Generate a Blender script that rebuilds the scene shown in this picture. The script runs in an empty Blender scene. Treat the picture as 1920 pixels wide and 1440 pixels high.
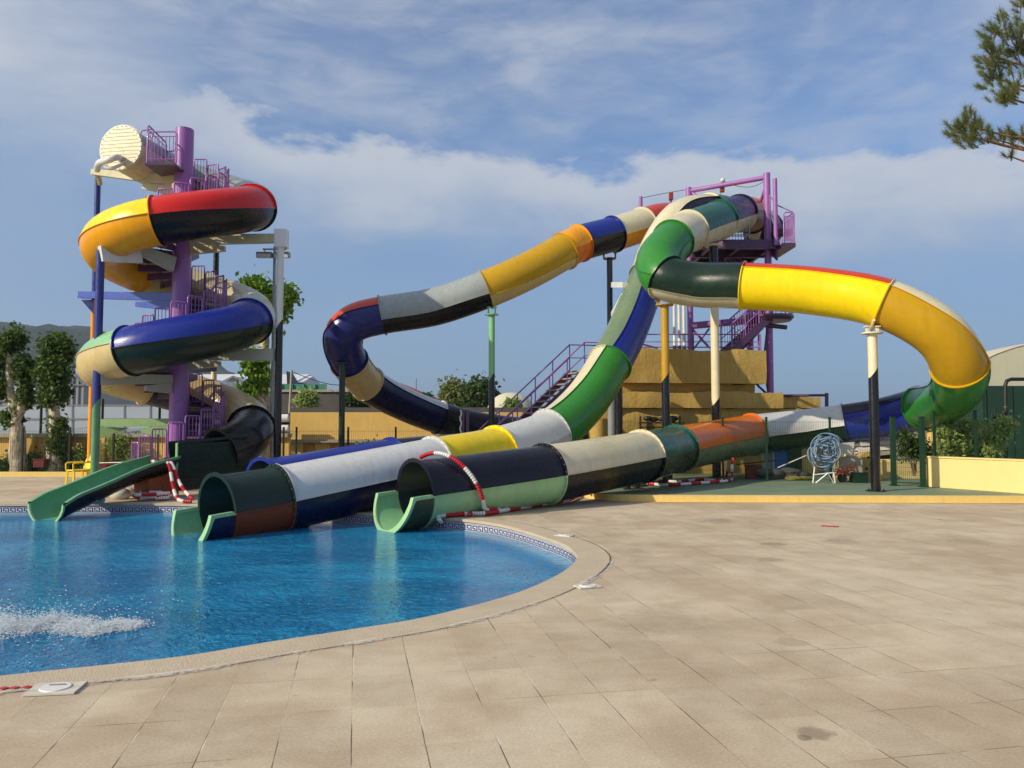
import bpy, bmesh, math, random
import numpy as np
from mathutils import Vector, Matrix
random.seed(7); rng = np.random.default_rng(7)
sc = bpy.context.scene
C = bpy.data.collections.new("Scene"); sc.collection.children.link(C)
# ------------------------------------------------------------------ camera
F = 1500.0; TH = math.atan(80/1500.0); EYE = 1.7
cam = bpy.data.cameras.new("camera"); co = bpy.data.objects.new("camera", cam)
sc.collection.objects.link(co); co.location = (0, 0, EYE)
co.rotation_euler = (math.radians(90)+TH, 0, 0)
cam.sensor_width = 36; cam.lens = 36*F/1920; cam.clip_end = 20000; cam.clip_start = 0.05
sc.camera = co
# ------------------------------------------------------------------ light
SAZ = math.radians(60)          # the sun stands this far left of straight behind the camera
SEL = math.radians(28)
sd = Vector((-math.sin(SAZ)*math.cos(SEL), -math.cos(SAZ)*math.cos(SEL), math.sin(SEL)))
sun = bpy.data.lights.new("sun", 'SUN'); so = bpy.data.objects.new("sun", sun)
sc.collection.objects.link(so); so.rotation_euler = sd.to_track_quat('Z', 'Y').to_euler()
sun.energy = 4.9; sun.angle = math.radians(0.6); sun.color = (1.0, 0.88, 0.66)
sc.view_settings.view_transform = 'Standard'; sc.view_settings.look = 'None'
sc.view_settings.exposure = 0.0; sc.view_settings.gamma = 1.0

def lin(r, g=None, b=None):
    if g is None: r, g, b = r
    f = lambda c: (c/255/12.92 if c/255 <= .04045 else ((c/255+.055)/1.055)**2.4)
    return (f(r), f(g), f(b), 1.0)

class NT:
    """small node helper"""
    def __init__(s, tree): s.t = tree; s.n = tree.nodes; s.l = tree.links
    def add(s, typ, ins=None, **kw):
        n = s.n.new(typ)
        for k, v in kw.items(): setattr(n, k, v)
        if ins:
            for k, v in ins.items():
                if hasattr(v, 'is_output'): s.l.new(v, n.inputs[k])
                else: n.inputs[k].default_value = v
        return n
    def math(s, op, a, b=0.0, c=0.0, clamp=False):
        n = s.n.new('ShaderNodeMath'); n.operation = op; n.use_clamp = clamp
        for i, v in enumerate((a, b, c)):
            if hasattr(v, 'is_output'): s.l.new(v, n.inputs[i])
            else: n.inputs[i].default_value = v
        return n.outputs[0]
    def sstep(s, v, lo, hi, o0=0.0, o1=1.0):
        n = s.add('ShaderNodeMapRange', {'Value': v, 'From Min': lo, 'From Max': hi, 'To Min': o0, 'To Max': o1}, interpolation_type='SMOOTHSTEP')
        return n.outputs[0]
    def mix(s, f, a, b, mode='MIX'):
        n = s.n.new('ShaderNodeMix'); n.data_type = 'RGBA'; n.blend_type = mode
        for i, v in ((0, f), (6, a), (7, b)):
            if hasattr(v, 'is_output'): s.l.new(v, n.inputs[i])
            else: n.inputs[i].default_value = v
        return n.outputs[2]
    def noise(s, vec, scale, detail=4, rough=.55, dist=0.0, out=0):
        n = s.add('ShaderNodeTexNoise', {'Scale': scale, 'Detail': detail, 'Roughness': rough, 'Distortion': dist})
        if vec is not None: s.l.new(vec, n.inputs['Vector'])
        return n.outputs[out]
    def ramp(s, f, stops):
        n = s.n.new('ShaderNodeValToRGB'); e = n.color_ramp.elements
        while len(e) < len(stops): e.new(0.5)
        for el, (p, c) in zip(e, stops): el.position = p; el.color = c
        s.l.new(f, n.inputs[0]); return n.outputs[0]
# ------------------------------------------------------------------ sky
world = bpy.data.worlds.new("World"); sc.world = world; world.use_nodes = True
w = NT(world.node_tree); w.n.clear()
sky = w.add('ShaderNodeTexSky', sky_type='NISHITA', sun_disc=False)
sky.sun_elevation = SEL; sky.sun_rotation = math.atan2(sd.x, sd.y)
sky.dust_density = 2.0; sky.ozone_density = 3.5; sky.air_density = 1.0
tc = w.add('ShaderNodeTexCoord'); D = tc.outputs['Generated']
sx = w.add('ShaderNodeSeparateXYZ', {'Vector': D})
az = w.math('MULTIPLY', w.math('ARCTAN2', sx.outputs[0], sx.outputs[1]), 57.2958)     # degrees, + right
el = w.math('MULTIPLY', w.math('ARCSINE', sx.outputs[2]), 57.2958)
# flattened cloud coordinates: wisps stretched along the horizon
cv = w.add('ShaderNodeCombineXYZ', {'X': w.math('MULTIPLY', az, .045), 'Y': w.math('MULTIPLY', el, .13), 'Z': 3.3}).outputs[0]
cv2 = w.add('ShaderNodeVectorRotate', {'Vector': cv, 'Angle': math.radians(-12)}, rotation_type='Z_AXIS').outputs[0]
n1 = w.noise(cv2, 1.15, 9, .58, .35)
n2 = w.noise(cv2, 3.2, 8, .62, .4)
n3 = w.noise(cv, 0.55, 5, .5, .2)
# big bank: its upper edge falls towards the right
cv3 = w.add('ShaderNodeCombineXYZ', {'X': w.math('MULTIPLY', az, .075), 'Y': w.math('MULTIPLY', el, .15), 'Z': 8.1}).outputs[0]
n4 = w.noise(cv3, 1.5, 9, .6, .15)
edge = w.math('ADD', w.math('MULTIPLY', az, -0.085), 19.4)
lump = w.math('ADD', w.math('MULTIPLY', w.math('SUBTRACT', n4, .5), 9.0), w.math('MULTIPLY', w.math('SUBTRACT', n1, .5), 3.5))
dd = w.math('ADD', w.math('SUBTRACT', edge, el), lump)       # degrees below the bank's edge
bank = w.math('MULTIPLY', w.sstep(dd, -0.5, 1.3), w.sstep(dd, 2.5, 10.5, 1.0, .18))
bank = w.math('MULTIPLY', bank, w.sstep(az, -34.0, -14.0, .55, 1.0))
leftc = w.math('MULTIPLY', w.sstep(w.math('ADD', az, w.math('MULTIPLY', w.math('SUBTRACT', n1, .5), 34.0)), -14.0, -36.0), w.sstep(el, 4.0, 22.0, .25, 1.0))
leftc = w.math('MULTIPLY', leftc, .95)
wisp = w.math('ADD', w.math('MULTIPLY', w.sstep(w.math('ADD', w.math('MULTIPLY', n1, .65), w.math('MULTIPLY', n2, .35)), .40, .68), w.sstep(el, 12.0, 24.0, .2, .62)), w.sstep(el, 15.0, 26.0, 0.0, .16))
cm = w.math('MAXIMUM', w.math('MAXIMUM', bank, leftc), wisp)
# thin grey-blue veil low down
veil = w.math('MULTIPLY', w.sstep(el, 24.0, 3.0, 0.0, .62), w.sstep(n3, .3, .62, .75, 1.0))
skyc = w.mix(1.0, sky.outputs[0], (0.74, 0.98, 1.20, 1), 'MULTIPLY')
b_sky = w.add('ShaderNodeBackground', {'Color': skyc, 'Strength': 0.13})
b_veil = w.add('ShaderNodeBackground', {'Color': lin(126, 156, 196), 'Strength': 0.98})
ccol = w.mix(w.sstep(dd, 0.0, 8.0), lin(212, 215, 221), lin(160, 178, 205))
b_cl = w.add('ShaderNodeBackground', {'Color': ccol, 'Strength': 0.97})
m1 = w.add('ShaderNodeMixShader', {0: veil, 1: b_sky.outputs[0], 2: b_veil.outputs[0]})
m2 = w.add('ShaderNodeMixShader', {0: w.math('MULTIPLY', cm, .85), 1: m1.outputs[0], 2: b_cl.outputs[0]})
w.l.new(m2.outputs[0], w.add('ShaderNodeOutputWorld').inputs[0])

# ------------------------------------------------------------------ helpers
def P(px, py, Y):
    """point of the place seen at photo pixel (px,py) at the distance Y"""
    u = (px-960)/F; v = (720-py)/F
    dy = math.cos(TH)-v*math.sin(TH); dz = math.sin(TH)+v*math.cos(TH)
    return Vector((u*Y/dy, Y, EYE+dz*Y/dy))
def G(px, py, z=0.0):
    u = (px-960)/F; v = (720-py)/F
    dy = math.cos(TH)-v*math.sin(TH); dz = math.sin(TH)+v*math.cos(TH)
    k = (z-EYE)/dz
    return Vector((u*k, dy*k, z))
V = Vector
class MB:
    def __init__(s): s.v = []; s.f = []; s.m = []; s.mi = 0; s.uv = None
    def add(s, vs, fs):
        o = len(s.v); s.v += [tuple(v) for v in vs]; s.f += [tuple(i+o for i in f) for f in fs]; s.m += [s.mi]*len(fs)
        return s
    def box(s, c, size, rz=0.0, mat=None):
        x, y, z = (d/2 for d in size)
        R = mat if mat is not None else Matrix.Rotation(rz, 3, 'Z')
        vs = [V(c)+R@V((a*x, b*y, d*z)) for a in (-1, 1) for b in (-1, 1) for d in (-1, 1)]
        return s.add(vs, [(0, 1, 3, 2), (4, 6, 7, 5), (0, 4, 5, 1), (2, 3, 7, 6), (0, 2, 6, 4), (1, 5, 7, 3)])
    def bbox(s, a, b):
        a = V(a); b = V(b); return s.box((a+b)/2, [abs(k) for k in (b-a)])
    def beam(s, p, q, wd, h, h2=None):
        """box beam from p to q; wd across, h high at p, h2 high at q"""
        p = V(p); q = V(q); d = (q-p).normalized(); up = V((0, 0, 1))
        if abs(d.z) > .95: up = V((0, 1, 0))
        x = d.cross(up).normalized(); z = x.cross(d).normalized(); h2 = h if h2 is None else h2
        vs = []
        for c, hh in ((p, h), (q, h2)):
            vs += [c-x*wd/2-z*hh/2, c+x*wd/2-z*hh/2, c+x*wd/2+z*hh/2, c-x*wd/2+z*hh/2]
        return s.add(vs, [(0, 3, 2, 1), (4, 5, 6, 7), (0, 1, 5, 4), (1, 2, 6, 5), (2, 3, 7, 6), (3, 0, 4, 7)])
    def cyl(s, p, q, r, r2=None, n=16, cap=True):
        p = V(p); q = V(q); d = (q-p).normalized(); r2 = r if r2 is None else r2
        a = V((0, 0, 1)) if abs(d.z) < .9 else V((1, 0, 0))
        x = d.cross(a).normalized(); y = d.cross(x)
        vs = [p+(x*math.cos(t)+y*math.sin(t))*r for t in [2*math.pi*i/n for i in range(n)]]
        vs += [q+(x*math.cos(t)+y*math.sin(t))*r2 for t in [2*math.pi*i/n for i in range(n)]]
        fs = [(i, i+n, (i+1) % n+n, (i+1) % n) for i in range(n)]
        if cap: fs += [tuple(range(n)), tuple(range(2*n-1, n-1, -1))]
        return s.add(vs, fs)
    def tube(s, pts, r, n=8, cap=True):
        pts = [V(p) for p in pts]; N = len(pts); x = None; vs = []
        rs = r if isinstance(r, (list, tuple)) else [r]*N
        for i, p in enumerate(pts):
            d = (pts[min(i+1, N-1)]-pts[max(i-1, 0)]).normalized()
            if x is None:
                a = V((0, 0, 1)) if abs(d.z) < .9 else V((1, 0, 0)); x = d.cross(a).normalized()
            else: x = (x-d*x.dot(d)).normalized()
            y = d.cross(x)
            vs += [p+(x*math.cos(t)+y*math.sin(t))*rs[i] for t in [2*math.pi*k/n for k in range(n)]]
        fs = [(i*n+k, (i+1)*n+k, (i+1)*n+(k+1) % n, i*n+(k+1) % n) for i in range(N-1) for k in range(n)]
        if cap: fs += [tuple(range(n)), tuple(range(N*n-1, (N-1)*n-1, -1))]
        return s.add(vs, fs)
    def prism(s, pts, y0, y1, ax='y'):
        """outline in the two other axes, pushed from y0 to y1"""
        n = len(pts); vs = []
        for y in (y0, y1):
            for a, b in pts:
                vs.append((a, y, b) if ax == 'y' else ((y, a, b) if ax == 'x' else (a, b, y)))
        return s.add(vs, [tuple(range(n)), tuple(range(2*n-1, n-1, -1))]+[(i, i+n, (i+1) % n+n, (i+1) % n) for i in range(n)])
    def ball(s, c, r, n=8, m=6, sc_=(1, 1, 1)):
        vs = [V(c)+V((0, 0, r*sc_[2]))]
        for j in range(1, m):
            ph = math.pi*j/m
            vs += [V(c)+V((r*sc_[0]*math.sin(ph)*math.cos(2*math.pi*i/n), r*sc_[1]*math.sin(ph)*math.sin(2*math.pi*i/n), r*sc_[2]*math.cos(ph))) for i in range(n)]
        vs.append(V(c)-V((0, 0, r*sc_[2])))
        fs = [(0, 1+i, 1+(i+1) % n) for i in range(n)]
        for j in range(m-2):
            fs += [(1+j*n+i, 1+(j+1)*n+i, 1+(j+1)*n+(i+1) % n, 1+j*n+(i+1) % n) for i in range(n)]
        L = len(vs)-1; b = 1+(m-2)*n
        fs += [(b+i, L, b+(i+1) % n) for i in range(n)]
        return s.add(vs, fs)

def wloc(o):
    l = V((0, 0, 0))
    while o is not None: l += o.location; o = o.parent
    return l
def obj(name, mb, mat, parent=None, smooth=None, bevel=0.0, recalc=True):
    me = bpy.data.meshes.new(name)
    if isinstance(mb, tuple): me.from_pydata(*mb)
    else: me.from_pydata(mb.v, [], mb.f)
    mats = mat if isinstance(mat, (list, tuple)) else [mat]
    for m in mats: me.materials.append(m)
    if not isinstance(mb, tuple) and len(mats) > 1: me.polygons.foreach_set('material_index', mb.m)
    if recalc:
        bm = bmesh.new(); bm.from_mesh(me); bmesh.ops.recalc_face_normals(bm, faces=bm.faces); bm.to_mesh(me); bm.free()
    o = bpy.data.objects.new(name, me); C.objects.link(o)
    if parent is not None: o.parent = parent; o.location = -wloc(parent)
    if smooth:
        me.polygons.foreach_set('use_smooth', [True]*len(me.polygons)); me.set_sharp_from_angle(angle=math.radians(smooth))
    if bevel:
        b = o.modifiers.new('bevel', 'BEVEL'); b.width = bevel; b.segments = 2; b.limit_method = 'ANGLE'
    return o
def tag(o, label=None, cat=None, group=None, kind=None):
    if label: o['label'] = label
    if cat: o['category'] = cat
    if group: o['group'] = group
    if kind: o['kind'] = kind
    return o
def thing(name, label, cat, loc=(0, 0, 0), group=None):
    o = bpy.data.objects.new(name, None); C.objects.link(o); o.location = loc; o.empty_display_size = .3
    return tag(o, label, cat, group)
def copy_tree(o, delta, label=None, parent=None):
    c = o.copy(); C.objects.link(c)
    if parent is not None: c.parent = parent
    else: c.location = o.location+V(delta)
    if label: c['label'] = label
    for ch in list(o.children): copy_tree(ch, delta, None, c)
    return c

# ------------------------------------------------------------------ materials
def newmat(name):
    m = bpy.data.materials.new(name); m.use_nodes = True
    t = NT(m.node_tree); b = t.n['Principled BSDF']; return m, t, b
def paint(name, rgb, rough=.3, var=.12, scale=2.0, bump=.0, coat=.0, metal=0.0, dirt=.0, bscale=40, dirtc=(70, 60, 45), spec=.5):
    m, t, b = newmat(name); c = lin(rgb)
    g = t.add('ShaderNodeNewGeometry').outputs['Position']
    n = t.noise(g, scale, 5, .6)
    v = t.add('ShaderNodeMapRange', {'Value': n, 'From Min': .25, 'From Max': .75, 'To Min': 1-var, 'To Max': 1+var}).outputs[0]
    col = t.mix(1.0, c, t.add('ShaderNodeCombineColor', {0: v, 1: v, 2: v}).outputs[0], 'MULTIPLY')
    if dirt:
        sv = t.add('ShaderNodeMapping', {'Vector': g, 'Scale': (6.0, 6.0, 1.0)}).outputs[0]
        d = t.math('MULTIPLY', t.sstep(t.math('ADD', t.math('MULTIPLY', t.noise(sv, 1.3, 6, .65), .6), t.math('MULTIPLY', n, .4)), .46, .72), dirt)
        col = t.mix(d, col, lin(dirtc))
    t.l.new(col, b.inputs['Base Color'])
    rr = t.add('ShaderNodeMapRange', {'Value': t.noise(g, scale*4, 4, .6), 'From Min': .3, 'From Max': .7, 'To Min': max(rough-.08, .03), 'To Max': rough+.1}).outputs[0]
    t.l.new(rr, b.inputs['Roughness']); b.inputs['Metallic'].default_value = metal
    b.inputs['Specular IOR Level'].default_value = spec
    if coat: b.inputs['Coat Weight'].default_value = coat; b.inputs['Coat Roughness'].default_value = .08
    if bump:
        bp = t.add('ShaderNodeBump', {'Height': t.noise(g, bscale, 4, .6), 'Strength': bump, 'Distance': .02})
        t.l.new(bp.outputs[0], b.inputs['Normal'])
    return m
M = {}
def fiber(key, rgb): M[key] = paint('fibreglass_'+key, rgb, .27, .12, 1.1, .14, .12, 0, .30, 55, [int(c*.55+16) for c in rgb], .32)
for k, c in dict(red=(205, 32, 22), orangered=(200, 62, 22), orange=(218, 112, 18), rust=(140, 62, 26), amber=(236, 160, 8), yellow=(246, 214, 6),
                 mustard=(190, 148, 18), blue=(32, 48, 140), navy=(19, 23, 64), black=(16, 17, 22), darkgreen=(24, 44, 33), teal=(30, 92, 74), green=(52, 128, 48),
                 ltgreen=(136, 190, 140), mint=(160, 205, 150), cream=(214, 205, 172), royal=(32, 40, 104), sand=(208, 184, 128), white=(206, 206, 204), grey=(150, 158, 158),
                 sage=(110, 130, 100), olive=(54, 66, 40), troughgreen=(92, 156, 112), violet=(20, 19, 30)).items(): fiber(k, c)
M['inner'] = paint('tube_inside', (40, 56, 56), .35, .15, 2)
def met(key, rgb, r=.32, **k): M[key] = paint('steel_'+key, rgb, r, .1, 2.0, .03, .2, **k)
met('purple', (152, 98, 168)); met('dpurple', (78, 46, 84)); met('pblack', (20, 20, 26), .25); met('pcream', (226, 214, 180)); met('pmustard', (186, 142, 24))
met('pgreen', (130, 190, 130)); met('pgreen2', (96, 150, 106)); met('porange', (240, 150, 10)); met('pblue', (36, 44, 120)); met('pwhite', (222, 220, 216)); met('pgrey', (140, 142, 144))
met('pdgreen', (22, 48, 34)); met('beige', (196, 184, 146)); met('armgrey', (168, 166, 150)); met('armblue', (60, 80, 170)); met('armgreen', (110, 140, 88)); met('galv', (150, 152, 150), .4, metal=.5)
M['wire'] = paint('fence_wire', (28, 62, 40), .45, .1); M['wirepost'] = paint('fence_post', (20, 56, 38), .35, .12)
M['darkpost'] = paint('dark_post', (26, 30, 28), .4, .1)
M['stucco'] = paint('yellow_stucco', (214, 178, 104), .85, .1, 1.6, .5, 0, 0, .22, 18, (130, 100, 60), .3)
M['stucco2'] = paint('pale_yellow_wall', (232, 206, 140), .85, .06, 1.2, .3, 0, 0, .12, 30, (150, 125, 80), .3)
M['building'] = paint('building_plaster', (186, 156, 86), .8, .16, 1.1, 1.0, 0, 0, .45, 12, (104, 80, 44), .3)
M['concrete'] = paint('concrete', (164, 156, 140), .85, .15, 3, .4, 0, 0, .3, 30)
M['tread'] = paint('stair_tread', (150, 138, 130), .75, .15, 5, .3)
M['dark'] = paint('dark_plastic', (24, 24, 26), .5, .15); M['maroon'] = paint('maroon_plastic', (112, 22, 34), .5, .15)
M['chair'] = paint('yellow_plastic', (236, 206, 30), .35, .06); M['redp'] = paint('red_float', (186, 20, 34), .4, .1); M['whitep'] = paint('white_float', (226, 222, 216), .4, .06)
M['greenhouse'] = paint('greenhouse_sheet', (150, 156, 160), .5, .12, .5, .0, 0, 0, .3, 10, (120, 120, 112)); M['gframe'] = paint('greenhouse_frame', (120, 122, 124), .5)
M['roofred'] = paint('red_roof_tiles', (150, 66, 44), .8, .2, 3, .5); M['netgreen'] = paint('green_netting', (60, 128, 104), .8, .15)
M['tent'] = paint('tent_canvas', (196, 190, 166), .8, .06, .6, .2, 0, 0, .1, 4); M['tentwall'] = paint('green_canvas', (22, 58, 42), .7, .25, .7, .3, bscale=3)
M['darkwall'] = paint('dark_block_wall', (86, 82, 80), .9, .2, 2, .5); M['bluep'] = paint('blue_panel', (36, 106, 190), .5, .1); M['hose'] = paint('blue_hose', (116, 142, 168), .5, .1)
M['steelwhite'] = paint('white_sheet', (210, 212, 214), .5, .08)
M['earth'] = paint('bare_earth', (120, 104, 78), .95, .3, 1.5, .6)
M['jute'] = paint('yellow_pile', (150, 140, 60), .9, .2, 6)
M['tarp'] = paint('white_tarp', (206, 202, 196), .6, .1)
M['lampglass'] = paint('lamp_glass', (200, 204, 200), .15, .05)
def foliage(name, a, b_, sc_=1.2):
    m, t, b = newmat(name); g = t.add('ShaderNodeNewGeometry')
    oi = t.noise(g.outputs['Position'], sc_, 3, .6); r = g.outputs['Random Per Island']
    f = t.math('ADD', t.math('MULTIPLY', oi, .6), t.math('MULTIPLY', r, .5))
    t.l.new(t.ramp(f, [(.2, lin(a)), (.85, lin(b_))]), b.inputs['Base Color'])
    b.inputs['Roughness'].default_value = .55; b.inputs['Specular IOR Level'].default_value = .3
    tr = t.add('ShaderNodeBsdfTranslucent', {'Color': lin([min(255, c*1.15) for c in b_])})
    mx = t.add('ShaderNodeMixShader', {0: .28, 1: b.outputs[0], 2: tr.outputs[0]})
    t.l.new(mx.outputs[0], t.n['Material Output'].inputs[0]); return m
M['leaf'] = foliage('plane_leaf', (36, 54, 22), (88, 112, 44)); M['leaf2'] = foliage('bright_leaf', (62, 98, 32), (136, 170, 62))
M['pine'] = foliage('pine_needles', (58, 74, 36), (134, 142, 84), 2.5); M['bushleaf'] = foliage('bush_leaf', (62, 90, 34), (172, 186, 108), 3)
M['darkleaf'] = foliage('dark_leaf', (34, 54, 26), (74, 96, 44)); M['olive_leaf'] = foliage('willow_leaf', (74, 88, 44), (128, 134, 72))
def bark(name, a, b_):
    m, t, b = newmat(name); g = t.add('ShaderNodeNewGeometry').outputs['Position']
    sv = t.add('ShaderNodeMapping', {'Vector': g, 'Scale': (5, 5, 1.6)}).outputs[0]
    t.l.new(t.ramp(t.noise(sv, 2.2, 6, .65, .5), [(.35, lin(a)), (.6, lin(b_))]), b.inputs['Base Color']); b.inputs['Roughness'].default_value = .9
    t.l.new(t.add('ShaderNodeBump', {'Height': t.noise(sv, 8, 4), 'Strength': .6, 'Distance': .03}).outputs[0], b.inputs['Normal']); return m
M['bark'] = bark('plane_bark', (132, 116, 92), (206, 194, 168)); M['pinebark'] = bark('pine_bark', (80, 58, 40), (140, 108, 80))

# paving: long joints with faint staggered cross joints, stains
def paving():
    m, t, b = newmat('deck_paving'); g = t.add('ShaderNodeNewGeometry').outputs['Position']
    big = t.noise(g, .35, 5, .6, .3); mid = t.noise(g, 1.7, 6, .62, .2); fine = t.noise(g, 60, 4, .65)
    wob = t.add('ShaderNodeMixRGB', {'Fac': .012, 'Color1': g, 'Color2': t.noise(g, 1.1, 2, .5, 0, 1)}).outputs[0]
    rv = t.add('ShaderNodeVectorRotate', {'Vector': wob, 'Angle': math.radians(-11)}, rotation_type='Z_AXIS').outputs[0]
    s = t.add('ShaderNodeSeparateXYZ', {'Vector': rv}); W = .385; L = .62
    fx = t.math('DIVIDE', s.outputs[0], W); ix = t.math('FLOOR', fx); ax = t.math('ABSOLUTE', t.math('SUBTRACT', t.math('FRACT', fx), .5))
    st = t.math('FRACT', t.math('MULTIPLY', ix, .3)); fy = t.math('ADD', t.math('DIVIDE', s.outputs[1], L), t.math('MULTIPLY', st, 0.0))
    iy = t.math('FLOOR', fy); ay = t.math('ABSOLUTE', t.math('SUBTRACT', t.math('FRACT', fy), .5))
    jx = t.sstep(ax, .486, .496); jy = t.sstep(ay, .4915, .4975)
    # joints wear away in patches
    wear = t.sstep(t.noise(g, .9, 4, .6), .42, .58); wear2 = t.sstep(t.noise(g, .55, 3, .6, .4), .5, .6)
    ci = t.add('ShaderNodeCombineXYZ', {'X': ix, 'Y': iy, 'Z': 0.0}).outputs[0]
    wn = t.add('ShaderNodeTexWhiteNoise', {'Vector': ci}, noise_dimensions='3D').outputs['Value']
    base = t.mix(t.sstep(t.math('ADD', t.math('MULTIPLY', big, .55), t.math('MULTIPLY', mid, .45)), .36, .64), lin(179, 159, 134), lin(205, 190, 166))
    v = t.add('ShaderNodeMapRange', {'Value': wn, 'To Min': .93, 'To Max': 1.05}).outputs[0]
    base = t.mix(1.0, base, t.add('ShaderNodeCombineColor', {0: v, 1: v, 2: v}).outputs[0], 'MULTIPLY')
    v2 = t.add('ShaderNodeMapRange', {'Value': fine, 'From Min': .3, 'From Max': .7, 'To Min': .84, 'To Max': 1.14}).outputs[0]
    base = t.mix(1.0, base, t.add('ShaderNodeCombineColor', {0: v2, 1: v2, 2: v2}).outputs[0], 'MULTIPLY')
    sm = t.add('ShaderNodeMapping', {'Vector': g, 'Scale': (.5, 1.6, 1)}).outputs[0]
    base = t.mix(t.math('MULTIPLY', t.sstep(t.noise(sm, 1.3, 6, .7, .5), .56, .76), .24), base, lin(124, 106, 86))
    base = t.mix(t.math('MULTIPLY', t.sstep(t.noise(sm, 2.3, 5, .7, 1.0), .6, .78), .24), base, lin(214, 206, 192))
    spot = t.math('MULTIPLY', t.sstep(t.noise(g, 2.6, 3, .5, .3), .70, .76), .5)
    base = t.mix(spot, base, lin(92, 80, 64))
    base = t.mix(t.math('MULTIPLY', t.sstep(t.noise(g, 7.0, 4, .7, .5), .62, .76), .22), base, lin(104, 90, 70))
    for (qx, qy), rr_, am in (((1530, 1375), .12, .45), ((1508, 1383), .05, .5), ((1485, 1204), .16, .22), ((1578, 1016), .35, .25), ((1450, 1020), .22, .3), ((1330, 975), .5, .22), ((1445, 1049), .2, .3), ((1820, 1016), .4, .2), ((1230, 1165), .5, .16)):
        sc_ = G(qx, qy); dv = t.add('ShaderNodeVectorMath', {0: g, 1: (sc_.x, sc_.y, 0)}, operation='DISTANCE').outputs['Value']
        base = t.mix(t.math('MULTIPLY', t.sstep(t.math('ADD', dv, t.math('MULTIPLY', t.math('SUBTRACT', t.noise(g, 9, 4, .7), .5), rr_*1.6)), rr_, rr_*.55), am), base, lin(84, 72, 58))
    j = t.math('MAXIMUM', t.math('MULTIPLY', jx, t.math('ADD', t.math('MULTIPLY', wear, .72), .12)), t.math('MULTIPLY', jy, t.math('ADD', t.math('MULTIPLY', wear2, .62), .07)))
    jc = t.mix(t.sstep(t.noise(g, 1.4, 3, .6), .5, .62), lin(84, 72, 58), lin(206, 198, 184))
    base = t.mix(j, base, jc)
    t.l.new(base, b.inputs['Base Color']); b.inputs['Specular IOR Level'].default_value = .25
    t.l.new(t.add('ShaderNodeMapRange', {'Value': mid, 'To Min': .7, 'To Max': .95}).outputs[0], b.inputs['Roughness'])
    h = t.math('SUBTRACT', t.math('MULTIPLY', fine, .25), t.math('MULTIPLY', j, .8))
    t.l.new(t.add('ShaderNodeBump', {'Height': h, 'Strength': .5, 'Distance': .006}).outputs[0], b.inputs['Normal']); return m
M['paving'] = paving()
M['coping'] = paint('coping_stone', (194, 178, 154), .85, .12, 2.5, .5, 0, 0, .22, 60, (150, 134, 108), .25)
M['grout'] = paint('white_grout', (206, 200, 188), .8, .15, 6, 0, 0, 0, .75, 40, (150, 136, 116)); M['grass'] = foliage('grass', (52, 74, 28), (104, 118, 52), 2)
M['terrace'] = paint('green_floor_paint', (112, 132, 112), .6, .16, 1.3, .15, 0, 0, .3, 20, (150, 150, 130), .35)
M['kerb'] = paint('kerb_yellow', (226, 196, 120), .8, .1, 2, .3, 0, 0, .2, 25, (150, 120, 70), .3)
M['tile_white'] = paint('pool_tile', (206, 208, 210), .15, .08, 5); M['tile_blue'] = paint('pool_tile_blue', (34, 44, 120), .15, .1, 5)
M['pooltile'] = paint('pool_floor', (60, 140, 190), .3, .1, 1)
def water():
    m, t, b = newmat('pool_water'); g = t.add('ShaderNodeNewGeometry').outputs['Position']
    sv = t.add('ShaderNodeMapping', {'Vector': g, 'Scale': (.75, 1.25, 1), 'Rotation': (0, 0, .3)}).outputs[0]
    a = t.noise(sv, 2.2, 3, .55, .8); c = t.noise(sv, 10.5, 3, .62, 1.2); e = t.noise(sv, 34.0, 2, .5, .8)
    calm = t.sstep(t.noise(g, .45, 3, .5, .5), .3, .65, .55, 1.1)
    h = t.math('MULTIPLY', t.math('ADD', t.math('ADD', t.math('MULTIPLY', a, .9), t.math('MULTIPLY', c, .62)), t.math('MULTIPLY', e, .17)), calm)
    col = t.mix(t.sstep(t.noise(sv, .5, 5, .6, .6), .35, .7), lin(8, 110, 166), lin(28, 148, 200))
    col = t.mix(t.math('MULTIPLY', t.sstep(c, .48, .7), .45), col, lin(70, 168, 206))
    t.l.new(col, b.inputs['Base Color']); b.inputs['Roughness'].default_value = .05; b.inputs['IOR'].default_value = 1.33
    t.l.new(t.add('ShaderNodeBump', {'Height': h, 'Strength': 1.0, 'Distance': .15}).outputs[0], b.inputs['Normal']); return m
M['water'] = water()
def hillmat():
    m, t, b = newmat('hill'); g = t.add('ShaderNodeNewGeometry').outputs['Position']
    f = t.math('ADD', t.math('MULTIPLY', t.noise(g, .012, 6, .65), .6), t.math('MULTIPLY', t.noise(g, .06, 5, .7), .4))
    t.l.new(t.ramp(f, [(.36, lin(26, 40, 26)), (.52, lin(52, 62, 40)), (.66, lin(104, 96, 74))]), b.inputs['Base Color']); b.inputs['Roughness'].default_value = 1; b.inputs['Specular IOR Level'].default_value = .05
    t.l.new(t.add('ShaderNodeBump', {'Height': f, 'Strength': 1.0, 'Distance': 60.0}).outputs[0], b.inputs['Normal']); return m
M['hill'] = hillmat()
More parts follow.
